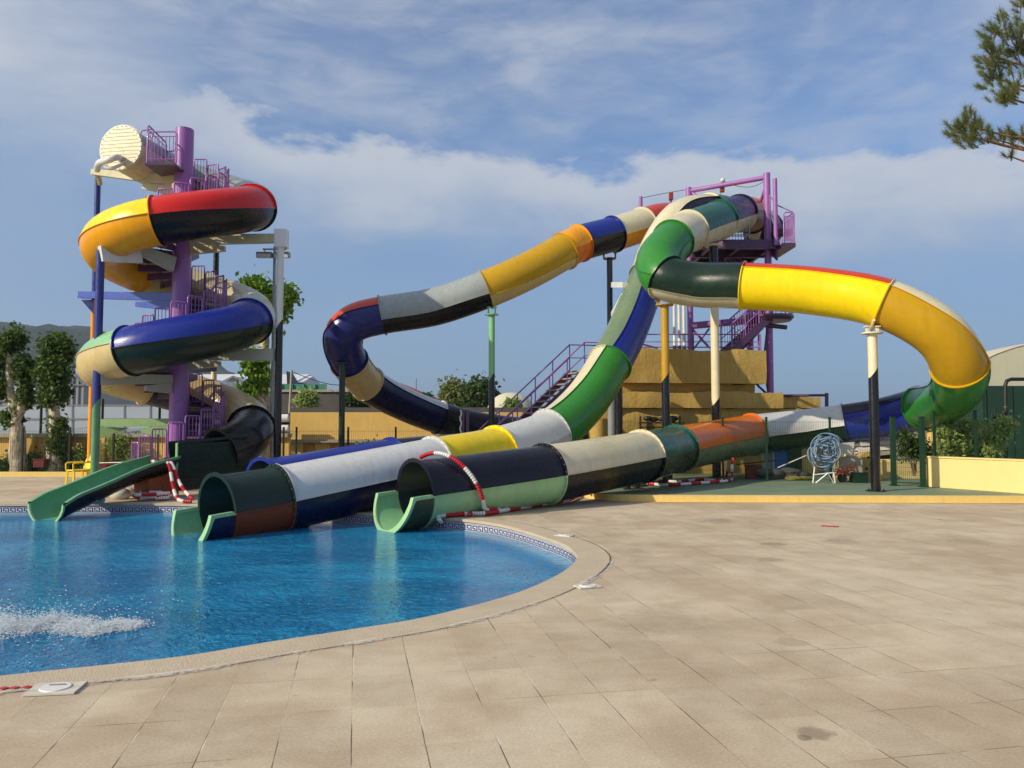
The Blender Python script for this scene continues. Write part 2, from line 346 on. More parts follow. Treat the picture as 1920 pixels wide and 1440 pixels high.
# ================================================================== THE SETTING
def catmull(pts, sub=8, closed=False):
    pts = [V(p) for p in pts]; n = len(pts); out = []
    rngi = range(n if closed else n-1)
    for i in rngi:
        g = (lambda k: pts[k % n]) if closed else (lambda k: pts[max(0, min(n-1, k))])
        p0, p1, p2, p3 = g(i-1), g(i), g(i+1), g(i+2)
        for s in range(sub):
            t = s/sub
            out.append(.5*((2*p1)+(-p0+p2)*t+(2*p0-5*p1+4*p2-p3)*t*t+(-p0+3*p1-3*p2+p3)*t**3))
    if not closed: out.append(pts[-1])
    return out
pool_px = [(0, 1268), (200, 1247), (350, 1230), (500, 1205), (650, 1182), (800, 1157), (960, 1115), (1046, 1078), (1081, 1049), (1072, 1030), (1041, 1014), (965, 990), (911, 979), (846, 972), (775, 968), (690, 963), (600, 956), (500, 950), (330, 945), (150, 944), (0, 945)]
pin = [G(*p) for p in pool_px]+[V((-17, 17.9, 0)), V((-20.5, 16, 0)), V((-21.5, 11, 0)), V((-19, 6.5, 0)), V((-13, 4.0, 0)), V((-8, 4.0, 0)), V((-5, 4.85, 0))]
POOL = catmull(pin, 6, True)
area = sum(a.x*b.y-b.x*a.y for a, b in zip(POOL, POOL[1:]+POOL[:1]))
if area < 0: POOL.reverse()
def offset(poly, d):
    n = len(poly); out = []
    for i in range(n):
        t = (poly[(i+1) % n]-poly[i-1]).normalized(); out.append(poly[i]+V((t.y, -t.x, 0))*d)
    return out
OUT = offset(POOL, .42)
def strip(a, b, za, zb):
    n = len(a); mb = MB(); vs = [V((p.x, p.y, za)) for p in a]+[V((p.x, p.y, zb)) for p in b]
    return mb.add(vs, [(i, (i+1) % n, (i+1) % n+n, i+n) for i in range(n)])
def filled(outer, hole, z, cuts=None):
    bm = bmesh.new()
    for loop in (outer, hole):
        if loop is None: continue
        vs = [bm.verts.new((p[0], p[1], z)) for p in loop]
        for i in range(len(vs)): bm.edges.new((vs[i-1], vs[i]))
    bmesh.ops.triangle_fill(bm, use_beauty=True, edges=bm.edges[:])
    for f in bm.faces:
        if f.normal.z < 0: f.normal_flip()
    me = bpy.data.meshes.new('x'); bm.to_mesh(me)
    mb = MB(); mb.add([v.co.copy() for v in me.vertices], [tuple(p.vertices) for p in me.polygons]); bm.free(); return mb
deck = obj('pool_deck', filled([(-34, -8), (40, -8), (40, 27.3), (-34, 27.3)], OUT, 0), M['paving']); tag(deck, 'pale sandy paved deck running round the pool', 'deck', kind='structure')
gr = [(2400*math.cos(t), 2400*math.sin(t)) for t in [2*math.pi*i/32 for i in range(32)]]
tag(obj('ground', filled(gr, OUT, -.06), M['earth']), 'bare ground beyond the pool deck', 'ground', kind='structure')
cop = strip(POOL, OUT, 0.004, 0.004)
a_ = strip(POOL, POOL, -.045, 0.004); cop.add(a_.v, a_.f)
inn = offset(POOL, .03); b__ = strip(POOL, inn, -.045, -.045); cop.add(b__.v, b__.f)
tag(obj('coping', cop, M['coping']), 'pale stone coping round the curved pool edge', 'coping', kind='structure')
o2 = offset(POOL, .475); o3 = offset(POOL, .385)
def bloom():
    m, t, b = newmat('lime_bloom'); g = t.add('ShaderNodeNewGeometry').outputs['Position']
    b.inputs['Base Color'].default_value = lin(222, 216, 204); b.inputs['Roughness'].default_value = .9
    t.l.new(t.math('MULTIPLY', t.sstep(t.math('ADD', t.math('MULTIPLY', t.noise(g, 1.3, 3, .6), .6), t.math('MULTIPLY', t.noise(g, 22, 4, .7), .4)), .46, .62), .62), b.inputs['Alpha']); return m
tag(obj('joint_gap', strip(offset(POOL, .426), offset(POOL, .437), .006, .006), M['dark']), 'thin dark joint between coping and paving', 'joint', kind='structure')
tag(obj('grout_line', strip(o3, o2, .010, .010), bloom()), 'whitish joint between coping and paving', 'joint', kind='structure')
WZ = -.2
wall = strip(inn, inn, -.045, -1.4)
tag(obj('pool_wall', wall, M['tile_white']), 'white tiled pool wall', 'pool wall', kind='structure')
tag(obj('pool_floor', filled(inn, None, -1.4), M['pooltile']), 'blue pool floor', 'pool floor', kind='structure')
tag(obj('pool_water', filled([(p.x, p.y) for p in offset(POOL, .05)], None, WZ), M['water']), 'rippled blue pool water', 'water', kind='structure')
# blue border with a meander pattern, set 2 mm proud of the tiles
tb = MB(); band = offset(POOL, .027); cum = [0.0]
for i in range(len(band)): cum.append(cum[-1]+(band[(i+1) % len(band)]-band[i]).length)
def at_s(s):
    i = min(max(np.searchsorted(cum, s, 'right')-1, 0), len(band)-1); f = (s-cum[i])/max(cum[i+1]-cum[i], 1e-6)
    return band[i].lerp(band[(i+1) % len(band)], f)
def patch(s0, s1, z0, z1):
    p, q = at_s(s0), at_s(s1); tb.add([(p.x, p.y, z0), (q.x, q.y, z0), (q.x, q.y, z1), (p.x, p.y, z1)], [(0, 1, 2, 3)])
i0 = 0
S = cum[-1]; k = 0.0; u = .15/6
while k < S-.15:
    p = at_s(k)
    if -13 < p.x < 2.2 and p.y > 8.0:
        z = -.19; h = .016
        for (a, b, c, d) in ((0, 5, 5, 6), (0, 1, 0, 6), (4, 5, 2, 6), (2, 5, 2, 3), (2, 3, 1, 3), (0, 6, 0, .8)):
            patch(k+a*u, k+b*u, z+c*h, z+d*h)
        patch(k, k+.15, z+6.8*h, z+7.2*h)
        patch(k, k+.15, -.060, -.052)
    k += .15
tag(obj('meander_border', tb, M['tile_blue']), 'blue meander tile border along the waterline', 'tile border', kind='structure')

# skimmer lids in the deck
def lid(px, py, rz, label, sx=.34, sy=.26):
    c = G(px, py); t = thing('skimmer_lid', label, 'lid', c, 'skimmer lids set beside the pool coping')
    fr = MB(); fr.box(c+V((0, 0, .010)), (sx*.9, sy*.9, .012), rz); obj('frame', fr, M['grout'], t)
    ld = MB(); ld.cyl(c+V((0, 0, .0165)), c+V((0, 0, .024)), .095, .09, 28); cvr = obj('cover', ld, M['whitep'], t, 30)
    g2 = MB(); R = Matrix.Rotation(rz, 3, 'Z'); g2.box(c+R@V((0, .03, .027)), (.10, .014, .005), rz); obj('grip', g2, M['galv'], cvr)
lid(104, 1294, .15, 'white lid in the paving at the near left pool edge')
lid(1102, 1101, .35, 'white lid in the paving by the curved right end of the pool', .28, .2)
lid(1058, 1005, -.5, 'white lid in the paving behind the pool, near its right curve', .3, .2)
# red marks on the paving
rm = MB()
for a, b in ((0, 14), (22, 34), (46, 56)):
    p, q = G(a, 1295-(a*.05)), G(b, 1292-(b*.05)); rm.beam(p+V((0, 0, .011)), q+V((0, 0, .011)), .045, .004)
tag(obj('painted_mark', rm, M['redp']), 'worn red paint dashes beside the left lid', 'paint mark', 'red paint marks on the deck')
rm = MB(); p, q = G(1540, 986), G(1572, 988); rm.beam(p+V((0, 0, .004)), q+V((0, 0, .004)), .16, .004)
tag(obj('painted_mark', rm, M['redp']), 'single red paint stripe on the open deck at right', 'paint mark', 'red paint marks on the deck')

# raised green terrace with yellow kerb
kf = [G(1076, 925), G(1100, 934), G(1150, 939), G(1250, 941), G(1500, 942), G(1920, 943), V((22, 17.6, 0))]
kf = catmull(kf, 5)
ter = [(p.x, p.y) for p in kf]+[(22, 34), (-2, 34), (-1.0, 27.3), (1.2, 22)]
tp = MB(); n = len(ter); tp.add([(x, y, .13) for x, y in ter], [tuple(range(n))]); tag(obj('terrace', tp, M['terrace']), 'green painted raised terrace under the slides', 'terrace', kind='structure')
kb = MB(); back = [p+V((-.0, .22, 0)) for p in kf]
nk = len(kf)
for z0, z1 in ((0, .145),):
    vs = [V((p.x, p.y, z)) for z in (z0, z1) for p in kf]+[V((p.x, p.y, z)) for z in (z0, z1) for p in back]
    for i in range(nk-1): kb.add([vs[i], vs[i+1], vs[nk+i+1], vs[nk+i]], [(0, 1, 2, 3)]); kb.add([vs[nk+i], vs[nk+i+1], vs[3*nk+i+1], vs[3*nk+i]], [(0, 1, 2, 3)])
for i in range(nk-1):      # flat yellow strip at the foot
    a, b = kf[i]-V((0, .16, -.006)), kf[i+1]-V((0, .16, -.006)); c, d = kf[i+1]+V((0, 0, .006)), kf[i]+V((0, 0, .006)); kb.add([a, b, c, d], [(0, 1, 2, 3)])
tag(obj('kerb', kb, M['kerb'], recalc=False), 'yellow kerb of the green terrace', 'kerb', kind='structure')

# hills
def ridge(name, Y, pts, depth, label):
    vs = []; fs = []; xs = np.linspace(pts[0][0], pts[-1][0], 160); nr = 14
    px = [p[0] for p in pts]; py = [p[1] for p in pts]
    rows = []
    for j in range(nr):
        f = j/(nr-1); row = []
        for i, x in enumerate(xs):
            yy = np.interp(x, px, py); top = P(x, yy, Y)
            h = max(top.z, 0)*math.sin(f*math.pi/2)**.8*(1+.05*math.sin(f*math.pi)*math.sin(x*.045+f*5)+.03*math.sin(f*math.pi)*math.sin(x*.11+f*9))+rng.normal()*3*math.sin(f*math.pi)+(rng.normal()*1.5 if j == nr-1 else 0)
            vs.append((top.x*(1-.0*f), Y-depth*(1-f), h if j else -2))
    for j in range(nr-1):
        for i in range(159): a = j*160+i; fs.append((a, a+1, a+161, a+160))
    o = obj(name, (vs, [], fs), M['hill'], smooth=60); tag(o, label, 'hill', kind='structure'); return o
ridge('hill', 1500, [(-900, 700), (-300, 650), (-40, 640), (20, 632), (60, 624), (110, 621), (150, 623), (200, 628), (260, 634), (300, 640), (360, 660), (420, 690), (520, 740), (700, 790)], 700, 'wooded hill behind the greenhouses')

# white houses on the hillside
def house(px, py, Y, wd, h, label, grp='white houses on the wooded hill'):
    c = P(px, py, Y); t = thing('house', label, 'house', c, grp)
    a = MB(); a.box(c+V((0, 0, h/2-6)), (wd, wd*.7, h+12)); obj('wall', a, M['steelwhite'], t)
    r = MB(); r.prism([(c.x-wd*.55, c.z+h), (c.x+wd*.55, c.z+h), (c.x, c.z+h*1.4)], c.y-wd*.4, c.y+wd*.4); obj('roof', r, M['roofred'], t)
house(146, 626, 1440, 9, 4, 'leftmost tiny white house high on the wooded hill')
house(151, 629, 1430, 7, 3, 'tiny white house just below the ridge of the hill')
house(152, 692, 900, 9, 5, 'small white house at the foot of the hill')

# ------------------------------------------------------------------ back walls
def pilaster(cx, Y, z1, t, w_=.5):
    m = MB(); m.box((cx, Y-.14, z1/2), (w_, .28, z1)); obj('pilaster', m, M['stucco'], t)
t = thing('low_wall', 'low yellow stucco wall with pilasters behind the left trees', 'wall', (-16, 29, 0))
m = MB(); x0, x1 = -30, P(545, 820, 29.2).x; zt = P(300, 820, 29).z
m.bbox((x0, 29.0, 0), (x1, 29.25, zt)); obj('wall_body', m, M['stucco'], t)
m = MB(); m.bbox((x0, 28.8, zt), (x1, 29.4, zt+.14)); obj('coping_slab', m, M['concrete'], t, bevel=.01)
for px in (-60, 58, 190, 330, 470): pilaster(P(px, 850, 29).x, 29.0, zt-.003, t)
t = thing('tall_wall', 'tall yellow stucco wall behind the looping tube slide', 'wall', (-4, 30, 0))
m = MB(); xa, xb = P(545, 780, 32.8).x, P(1000, 780, 32.8).x; z2 = P(700, 773, 32.8).z
m.bbox((xa, 32.75, 0), (xb, 33.0, z2)); obj('wall_body', m, M['stucco'], t)
zl = P(700, 824, 32.4).z
m = MB(); m.bbox((xa, 32.25, zl-.12), (xb, 32.75, zl)); obj('ledge', m, M['concrete'], t)
for px in (555, 606, 725, 840): pilaster(P(px, 850, 32.6).x, 32.75, zl-.123, t, .6)
# planting kerb and strip in front of the left wall
m = MB(); m.bbox((-30, 27.3, -.02), (P(255, 890, 27.3).x, 27.55, .16)); tag(obj('planting_kerb', m, M['kerb'], bevel=.01), 'pale kerb of the planting strip at the left wall', 'kerb', kind='structure')

# ------------------------------------------------------------------ wire fences
def fence(name, label, cat, A, B, z0, h, posts, grp=None, gaps=(), pm='wirepost', vsp=.1):
    A = V(A); B = V(B); L = (B-A).length; d = (B-A)/L
    t = thing(name, label, cat, A+V((0, 0, z0)), grp)
    m = MB(); nv = int(L/vsp)
    for i in range(nv+1):
        s = i*vsp
        if any(g0 < s < g1 for g0, g1 in gaps): continue
        m.box(A+d*s+V((0, 0, z0+h/2)), (.005, .005, h-.06))
    for zz in (.08, .3, .33, h-.42, h-.38, h-.08):
        segs = []; s0 = 0
        for g0, g1 in gaps: segs.append((s0, g0)); s0 = g1
        segs.append((s0, L))
        for a, b in segs:
            if b > a: m.beam(A+d*a+V((0, .007, z0+zz)), A+d*b+V((0, .007, z0+zz)), .0045, .0045)
    obj('wire_mesh', m, M['wire'], t)
    for s in posts:
        p = A+d*s+V((0, -.035, z0)); q = MB(); q.box(p+V((0, 0, h/2+.03)), (.06, .055, h+.06)); q.box(p+V((0, 0, h+.065)), (.07, .065, .012)); obj('post', q, M[pm], t, bevel=.004)
    return t
A = P(-80, 880, 27.7); B = P(860, 880, 27.7); A.z = B.z = 0
fp = [(P(px, 850, 27.7).x-A.x) for px in (43, 131, 213, 297, 408, 532, 556, 653, 742, 850)]
fence('wire_fence', 'dark wire mesh fence in front of the yellow back walls', 'fence', A, B, 0, 1.62, fp, vsp=.075, pm='darkpost')
A = P(1160, 890, 23.2); B = P(1650, 890, 23.2); A.z = B.z = 0
fp = [(P(px, 850, 23.2).x-A.x) for px in (1258, 1355, 1437, 1556)]
fence('wire_fence', 'green wire mesh fence behind the terrace, before the long tube run', 'fence', A+V((0, 0, 0)), B, .13, 1.78, fp, vsp=.05)
# gate and yellow wall on the right
t = thing('wire_gate', 'green wire gate between two stout posts beside the yellow wall', 'gate', P(1705, 905, 21.4).xy.to_3d()+V((0, 0, .13)))
m = MB(); ga = P(1676, 900, 21.4); gb = P(1731, 900, 21.0)
for q, nm in ((ga, 0), (gb, 1)):
    m = MB(); hh = P(1700, 782, 21.2).z-.13; m.box((q.x, q.y, .13+hh/2), (.115, .115, hh)); m.box((q.x, q.y, .13+hh+.006), (.13, .13, .012)); m.box((q.x, q.y, .145), (.2, .2, .03)); obj('post', m, M['wirepost'], t, bevel=.006)
m = MB(); zt = P(1700, 862, 21.2).z
for z in (.22, zt): m.beam((ga.x, ga.y, z), (gb.x, gb.y, z), .04, .04)
obj('gate_frame', m, M['wirepost'], t)
m = MB()
for i in range(1, 15): p = ga.lerp(gb, i/15); m.box((p.x, p.y, (.22+zt)/2), (.006, .006, zt-.24))
for i in range(1, 6): z = .22+(zt-.22)*i/6; m.beam((ga.x, ga.y, z), (gb.x, gb.y, z), .006, .006)
obj('wire_mesh', m, M['wire'], t)
t = thing('garden_wall', 'bright pale yellow low wall running off the right edge', 'wall', (12, 21, .13))
m = MB(); wa = P(1743, 900, 21.1); wb = P(1990, 900, 18.2); z = P(1743, 858, 21.1).z
m.beam((wa.x, wa.y, (z+.13)/2), (wb.x, wb.y, (z+.13)/2), .24, z-.13); obj('wall_body', m, M['stucco2'], t, bevel=.01)
m = MB(); m.beam((wa.x-.02, wa.y+.02, z+.022), (wb.x, wb.y+.02, z+.022), .29, .04); obj('coping_slab', m, M['stucco2'], t, bevel=.008)
t = thing('garden_wall', 'shaded yellow wall seen through the gate and past the tall pole', 'wall', (10, 23.8, .13))
m = MB(); wa = P(1560, 900, 24.6); wb = P(1775, 900, 24.4); z = P(1650, 861, 24.4).z
m.beam((wa.x, wa.y, z/2+.06), (wb.x, wb.y, z/2+.06), .25, z-.13); obj('wall_body', m, M['stucco2'], t, bevel=.01)
# fence posts on that wall line
fence('post_fence', 'green wire fence standing behind the bright yellow wall', 'fence', P(1748, 860, 21.5).xy.to_3d(), P(1990, 860, 18.8).xy.to_3d(), .9, 1.15, (0.05, 1.15, 2.3, 3.3), vsp=.1)
# ================================================================== TUBE SLIDES
R_ = .62
def frame(path):
    fr = []
    N = len(path)
    for i in range(N):
        d = (path[min(i+1, N-1)]-path[max(i-1, 0)]).normalized()
        s = d.cross(V((0, 0, 1))).normalized(); n = s.cross(d).normalized(); fr.append((path[i], d, s, n))
    return fr
def roll_frame(fr, r0):
    out = []; N = len(fr)
    for i, (p, d, a, n) in enumerate(fr):
        t = math.radians(float(np.interp(i/(N-1), [0, .5, 1], r0))); out.append((p, d, a*math.cos(t)+n*math.sin(t), n*math.cos(t)-a*math.sin(t)))
    return out
def shell(fr, a0, a1, r, rin, fl=.055, ft=.024, n=14, ends=(True, True), seam=True):
    """half a tube between two angles, with inner face (slot 1), bolting flanges and seam lips"""
    mb = MB(); an = [math.radians(a0+(a1-a0)*k/n) for k in range(n+1)]
    ring = lambda f, rr: [f[0]+(f[2]*math.cos(t)+f[3]*math.sin(t))*rr for t in an]
    N = len(fr); w_ = n+1
    for rr, mi in ((r, 0), (rin, 1)):
        mb.mi = mi; vs = []
        for f in fr: vs += ring(f, rr)
        mb.add(vs, [(i*w_+k, (i+1)*w_+k, (i+1)*w_+k+1, i*w_+k+1) for i in range(N-1) for k in range(n)])
    mb.mi = 0
    for e, on in ((0, ends[0]), (-1, ends[1])):
        if not on: continue
        f = fr[e]; sg = 1 if e == 0 else -1; d = f[1]*sg
        g = (f[0]+d*ft, f[1], f[2], f[3]); f0 = (f[0]+d*.001, f[1], f[2], f[3])
        A = ring(f0, rin); B = ring(f0, r+fl); Cc = ring(g, r+fl); Dd = ring(g, r-.001)
        for X, Y_ in ((A, B), (B, Cc), (Cc, Dd)):
            mb.add(X+Y_, [(k, k+1, w_+k+1, w_+k) for k in range(n)])
    if seam:
        for t in (an[0], an[-1]):
            tt = .012 if t == an[0] else -.012
            q = []
            for f in fr:
                e1 = f[2]*math.cos(t)+f[3]*math.sin(t); e2 = -f[2]*math.sin(t)+f[3]*math.cos(t)
                q.append((f[0]+e1*(r-.002)+e2*tt*.05, f[0]+e1*(r+.032)+e2*tt*.05, f[0]+e1*(r+.032)+e2*tt, f[0]+e1*(r-.002)+e2*tt))
            vs = [v for c in q for v in c]
            mb.add(vs, [(i*4+k, (i+1)*4+k, (i+1)*4+k+1, i*4+k+1) for i in range(N-1) for k in range(3)])
    return mb
NAMES = dict(ltgreen='light green', darkgreen='dark green', troughgreen='green', orangered='orange red', violet='dark violet', sage='grey green')
def build_tube(t, path, secs, inner='inner', r=R_):
    fr = frame(path)
    for (i0, i1, up, lo, roll) in secs:
        r0 = roll if isinstance(roll, tuple) else (roll, roll, roll)
        if len(r0) == 2: r0 = (r0[0], (r0[0]+r0[1])/2, r0[1])
        f = roll_frame(fr[i0:i1+1], r0)
        for nm, col, a0 in (('upper_shell', up, 0), ('lower_shell', lo, 180)):
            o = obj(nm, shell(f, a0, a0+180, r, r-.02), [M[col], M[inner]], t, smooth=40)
            o['label'] = NAMES.get(col, col)+(' upper half shell' if nm[0] == 'u' else ' lower half shell')+' of the slide tube'
SUB = 10
def px_path(pts): return catmull([P(*p) for p in pts], SUB)
def run_out(t, path, top_len, bot_len, col, outcol, rim, r=R_, raise_=0.0):
    """open half pipe in front of the tube mouth with a thick light rim"""
    fr = frame(path); p, d, s, n = fr[-1]; N = 24
    an = [math.radians(180+180*k/N) for k in range(N+1)]
    L = [top_len+(bot_len-top_len)*(math.sin(-a)**.9 if math.sin(-a) > 0 else 0) for a in an]
    def P3(k, l, rr): a = an[k]; return p+d*l+(s*math.cos(a)+n*math.sin(a))*rr
    ins, outs, rm = MB(), MB(), MB(); J = 6
    for rr, mb in ((r-.03, ins), (r+.035, outs)):
        vs = [P3(k, .02+(L[k]-.02)*j/J, rr) for j in range(J+1) for k in range(N+1)]
        mb.add(vs, [(j*(N+1)+k, (j+1)*(N+1)+k, (j+1)*(N+1)+k+1, j*(N+1)+k+1) for j in range(J) for k in range(N)])
    # rim follows the top edges and the front
    line = [(0, .02)]+[(k, L[k]) for k in range(N+1)]+[(N, .02)]
    vs = []
    for k, l in line:
        vs += [P3(k, l, r-.045), P3(k, l+.03, r-.045), P3(k, l+.03, r+.05), P3(k, l-.03, r+.05)]
    e = n*.03
    for i in (0, 1, len(line)-2, len(line)-1):
        for q in (0, 1, 2, 3): vs[i*4+q] = vs[i*4+q]+(e if q in (1, 2) else -e)
    rm.add(vs, [(i*4+a, (i+1)*4+a, (i+1)*4+(a+1) % 4, i*4+(a+1) % 4) for i in range(len(line)-1) for a in range(4)])
    obj('chute_inside', ins, M[col], t, smooth=50); obj('chute_outside', outs, M[outcol], t, smooth=50); obj('rim', rm, M[rim], t, smooth=30)

def bolts(t, path, idx, r=R_):
    fr = frame(path)
    for i in idx:
        p, d, s, n = fr[i]; m = MB()
        for k in range(26):
            a = 2*math.pi*(k+.5)/26; q_ = p+(s*math.cos(a)+n*math.sin(a))*(r+.032); m.cyl(q_-d*.036, q_+d*.036, .011, n=6)
        obj('flange_bolts', m, M['galv'], t)
# slide A: mouth in front at right, big yellow loop on the right
PA = [(1426, 424, 30.4), (1411, 405, 29.2), (1386, 400, 27.9), (1349, 412, 26.3), (1292, 433, 24.7), (1262, 452, 23.7), (1234, 488, 22.8), (1247, 520, 22.2), (1310, 534, 21.9), (1393, 536, 21.3), (1530, 546, 20.6),
      (1656, 569, 19.8), (1757, 622, 19.4), (1799, 688, 19.7), (1793, 729, 20.8), (1767, 752, 22.1), (1728, 765, 23.4), (1655, 784, 24.6), (1583, 795, 25.2), (1500, 805, 25.5), (1410, 815, 24.9), (1340, 828, 23.6), (1268, 842, 21.9), (1203, 856, 19.8), (1022, 889, 17.2), (778, 926, 15.1)]
pa = px_path(PA); s_ = SUB
tA = thing('tube_slide', 'tube slide with the wide yellow loop at right, mouth nearest the curved pool end', 'water slide', (.66, 16, .13), 'water slide tubes ending in the pool')
build_tube(tA, pa, [(0, s_, 'cream', 'cream', 0), (s_, 2*s_, 'orange', 'rust', 0), (2*s_, 3*s_, 'navy', 'cream', 10), (3*s_, 4*s_, 'teal', 'cream', 10), (4*s_, 5*s_, 'cream', 'cream', 0), (5*s_, 7*s_, 'green', 'green', 0),
    (7*s_, 9*s_, 'darkgreen', 'cream', -38), (9*s_, 11*s_, 'orangered', 'yellow', 42), (11*s_, 13*s_, 'cream', 'mustard', (40, 12)), (13*s_, 16*s_, 'white', 'green', (10, -62)), (16*s_, 18*s_, 'violet', 'blue', -30), (18*s_, 20*s_, 'white', 'darkgreen', 5),
    (20*s_, 22*s_, 'orange', 'sage', 0), (22*s_, 23*s_, 'teal', 'olive', 0), (23*s_, 24*s_, 'cream', 'black', 0), (24*s_, 25*s_, 'violet', 'mint', 0)])
bolts(tA, pa, [k*s_ for k in (20, 22, 23, 24)])
run_out(tA, pa, .42, .66, 'ltgreen', 'olive', 'mint')
# slide B: steep drop from the platform, mouth at the left of A
PB = [(1372, 402, 29.9), (1330, 396, 28.9), (1275, 409, 27.7), (1236, 464, 26.7), (1217, 520, 26.0), (1198, 566, 25.4), (1173, 627, 24.4), (1143, 682, 23.3), (1098, 752, 22.2), (1032, 812, 20.9), (932, 849, 19.3), (814, 874, 17.6), (522, 936, 15.1), (406, 957, 14.2)]
pb = px_path(PB)
tB = thing('tube_slide', 'tube slide with the steep blue and green drop, mouth in the water between the others', 'water slide', (-4.4, 14.4, 0), 'water slide tubes ending in the pool')
build_tube(tB, pb, [(0, s_, 'green', 'cream', 0), (s_, 4*s_, 'cream', 'black', -45), (4*s_, 7*s_, 'sage', 'blue', -66), (7*s_, 9*s_, 'cream', 'green', -82), (9*s_, 10*s_, 'white', 'white', 0), (10*s_, 11*s_, 'yellow', 'mustard', 0),
    (11*s_, 12*s_, 'white', 'navy', 0), (12*s_, 13*s_, 'darkgreen', 'rust', 0)])
bolts(tB, pb, [k*s_ for k in (7, 9, 10, 11, 12)])
run_out(tB, pb, .42, .62, 'ltgreen', 'navy', 'mint')
# slide D: yellow and white flight to the left elbow, back behind the stairs, then to the pool
PD = [(1278, 412, 29.8), (1240, 412, 29.2), (1205, 422, 28.3), (1150, 439, 27.4), (1087, 456, 26.6), (1058, 471, 26.1), (990, 508, 25.5), (910, 543, 25.1), (815, 575, 25.2), (717, 591, 25.2), (664, 606, 25.1), (643, 634, 25.2), (655, 678, 26.0), (690, 720, 27.2), (750, 754, 28.4),
      (823, 783, 29.6), (900, 803, 30.2), (980, 813, 30.0), (1045, 820, 28.4), (1072, 832, 26.4), (1045, 846, 24.4), (960, 850, 22.5), (850, 858, 20.6), (735, 871, 18.9), (600, 897, 17.4), (492, 917, 16.3)]
PD = [(a, b, c*1.033) for a, b, c in PD]
pd_ = px_path(PD)
tD = thing('tube_slide', 'tube slide with the blue elbow at left, blue end behind the middle mouth', 'water slide', (-3, 19, 0), 'water slide tubes ending in the pool')
build_tube(tD, pd_, [(0, 2*s_, 'orangered', 'orange', 0), (2*s_, 3*s_, 'cream', 'amber', 12), (3*s_, 4*s_, 'blue', 'black', 0), (4*s_, 5*s_, 'amber', 'orange', 0), (5*s_, 7*s_, 'mustard', 'sand', 30), (7*s_, 9*s_, 'grey', 'black', 22),
    (9*s_, 12*s_, 'orangered', 'royal', (-26, -34, 60)), (12*s_, 13*s_, 'grey', 'sand', 30), (13*s_, 15*s_, 'white', 'navy', 28), (15*s_, 17*s_, 'black', 'darkgreen', 0), (17*s_, 20*s_, 'violet', 'navy', 0), (20*s_, 23*s_, 'black', 'navy', 0), (23*s_, 25*s_, 'blue', 'black', 0)])

# ------------------------------------------------------------------ poles under the tubes
def pole(px, ytop, ybase, Y, r, top, bot, cut, label, z0=0.13, plate=True, upto=None, grp='poles carrying the tube slides', cradle=None):
    pt = P(px, ytop, Y); pb_ = P(px, ybase, Y); x = pt.x*.5+pb_.x*.5; c = V((x, Y, z0)); zt = pt.z
    t = thing('support_pole', label, 'pole', c, grp)
    zc = P(px, cut, Y).z if cut else None
    N = 20
    def seg(z0f, z1f, name, mat):
        m = MB(); vs = [V((x+r*math.cos(a), Y+r*math.sin(a), z0f(a))) for a in [2*math.pi*i/N for i in range(N)]]+[V((x+r*math.cos(a), Y+r*math.sin(a), z1f(a))) for a in [2*math.pi*i/N for i in range(N)]]
        m.add(vs, [(i, (i+1) % N, (i+1) % N+N, i+N) for i in range(N)]+[tuple(range(N)), tuple(range(2*N-1, N-1, -1))]); o = obj(name, m, M[mat], t, smooth=50); return o
    if zc:
        sl = lambda a: zc+.16*math.cos(a)
        o = seg(lambda a: z0, sl, 'shaft', bot); o['label'] = 'lower '+bot[1:]+' painted length of the pole'
        o = seg(lambda a: sl(a)+.001, lambda a: zt, 'shaft', top); o['label'] = 'upper '+top[1:]+' painted length of the pole'
    else: seg(lambda a: z0, lambda a: zt, 'shaft', top)
    m = MB(); m.cyl((x, Y, z0), (x, Y, z0+.02), r*2.1, n=20)
    for k in range(6): a = k*math.pi/3; m.cyl((x+r*1.65*math.cos(a), Y+r*1.65*math.sin(a), z0+.02), (x+r*1.65*math.cos(a), Y+r*1.65*math.sin(a), z0+.05), .018, n=6)
    obj('base_plate', m, M[bot], t, smooth=40)
    if plate: m = MB(); m.cyl((x, Y, zt), (x, Y, zt+.03), r*2.2, n=24); capp = obj('cap_plate', m, M[top], t, smooth=40)
    if cradle:
        m = MB(); cw, ch = cradle
        for s in (-1, 1):
            m2 = MB(); m2.box((x+s*cw, Y, zt+ch/2+.015), (.05, .1, ch-.03)); m2.box((x+s*(cw*.99), Y, zt+ch-.02), (.12, .16, .03)); obj('bracket', m2, M[top], capp)
    return t
pole(922, 591, 806, 25.8, .1, 'pgreen', 'pblack', 706, 'pole with light green top and black foot under the long left flight', 0, cradle=(.11, .28))
pole(641, 682, 852, 26.1, .1, 'pdgreen', 'pdgreen', None, 'dark green pole under the blue elbow of the tube slide', 0, cradle=(.22, .24))
pole(1144, 486, 800, 27.3, .1, 'pblack', 'pblack', None, 'tall black pole with two white stubs beside the steep blue drop', .13, cradle=(.2, .25))
pole(1248, 573, 903, 22.4, .115, 'pmustard', 'pblack', 706, 'pole with mustard top and black foot under the green elbow', cradle=(.2, .16))
pole(1341, 462, 896, 24.9, .13, 'pcream', 'pblack', 752, 'cream topped pole rising behind the dark green tube to the platform', cradle=(.22, .14))
tp = pole(1639, 626, 922, 19.6, .115, 'pcream', 'pblack', 697, 'cream topped pole standing alone in front, under the mustard tube', cradle=(.12, .2))
pole(1147, 672, 822, 25.2, .13, 'pgrey', 'pgrey', None, 'plain pale grey pole between the green drop and the yellow building', plate=False)
pole(1160, 700, 822, 24.6, .12, 'pblack', 'pblack', None, 'short black pole beside the pale grey one under the green drop', plate=False)
f9 = [o for o in C.objects if o.get('label', '').startswith('cream topped pole rising')][0]
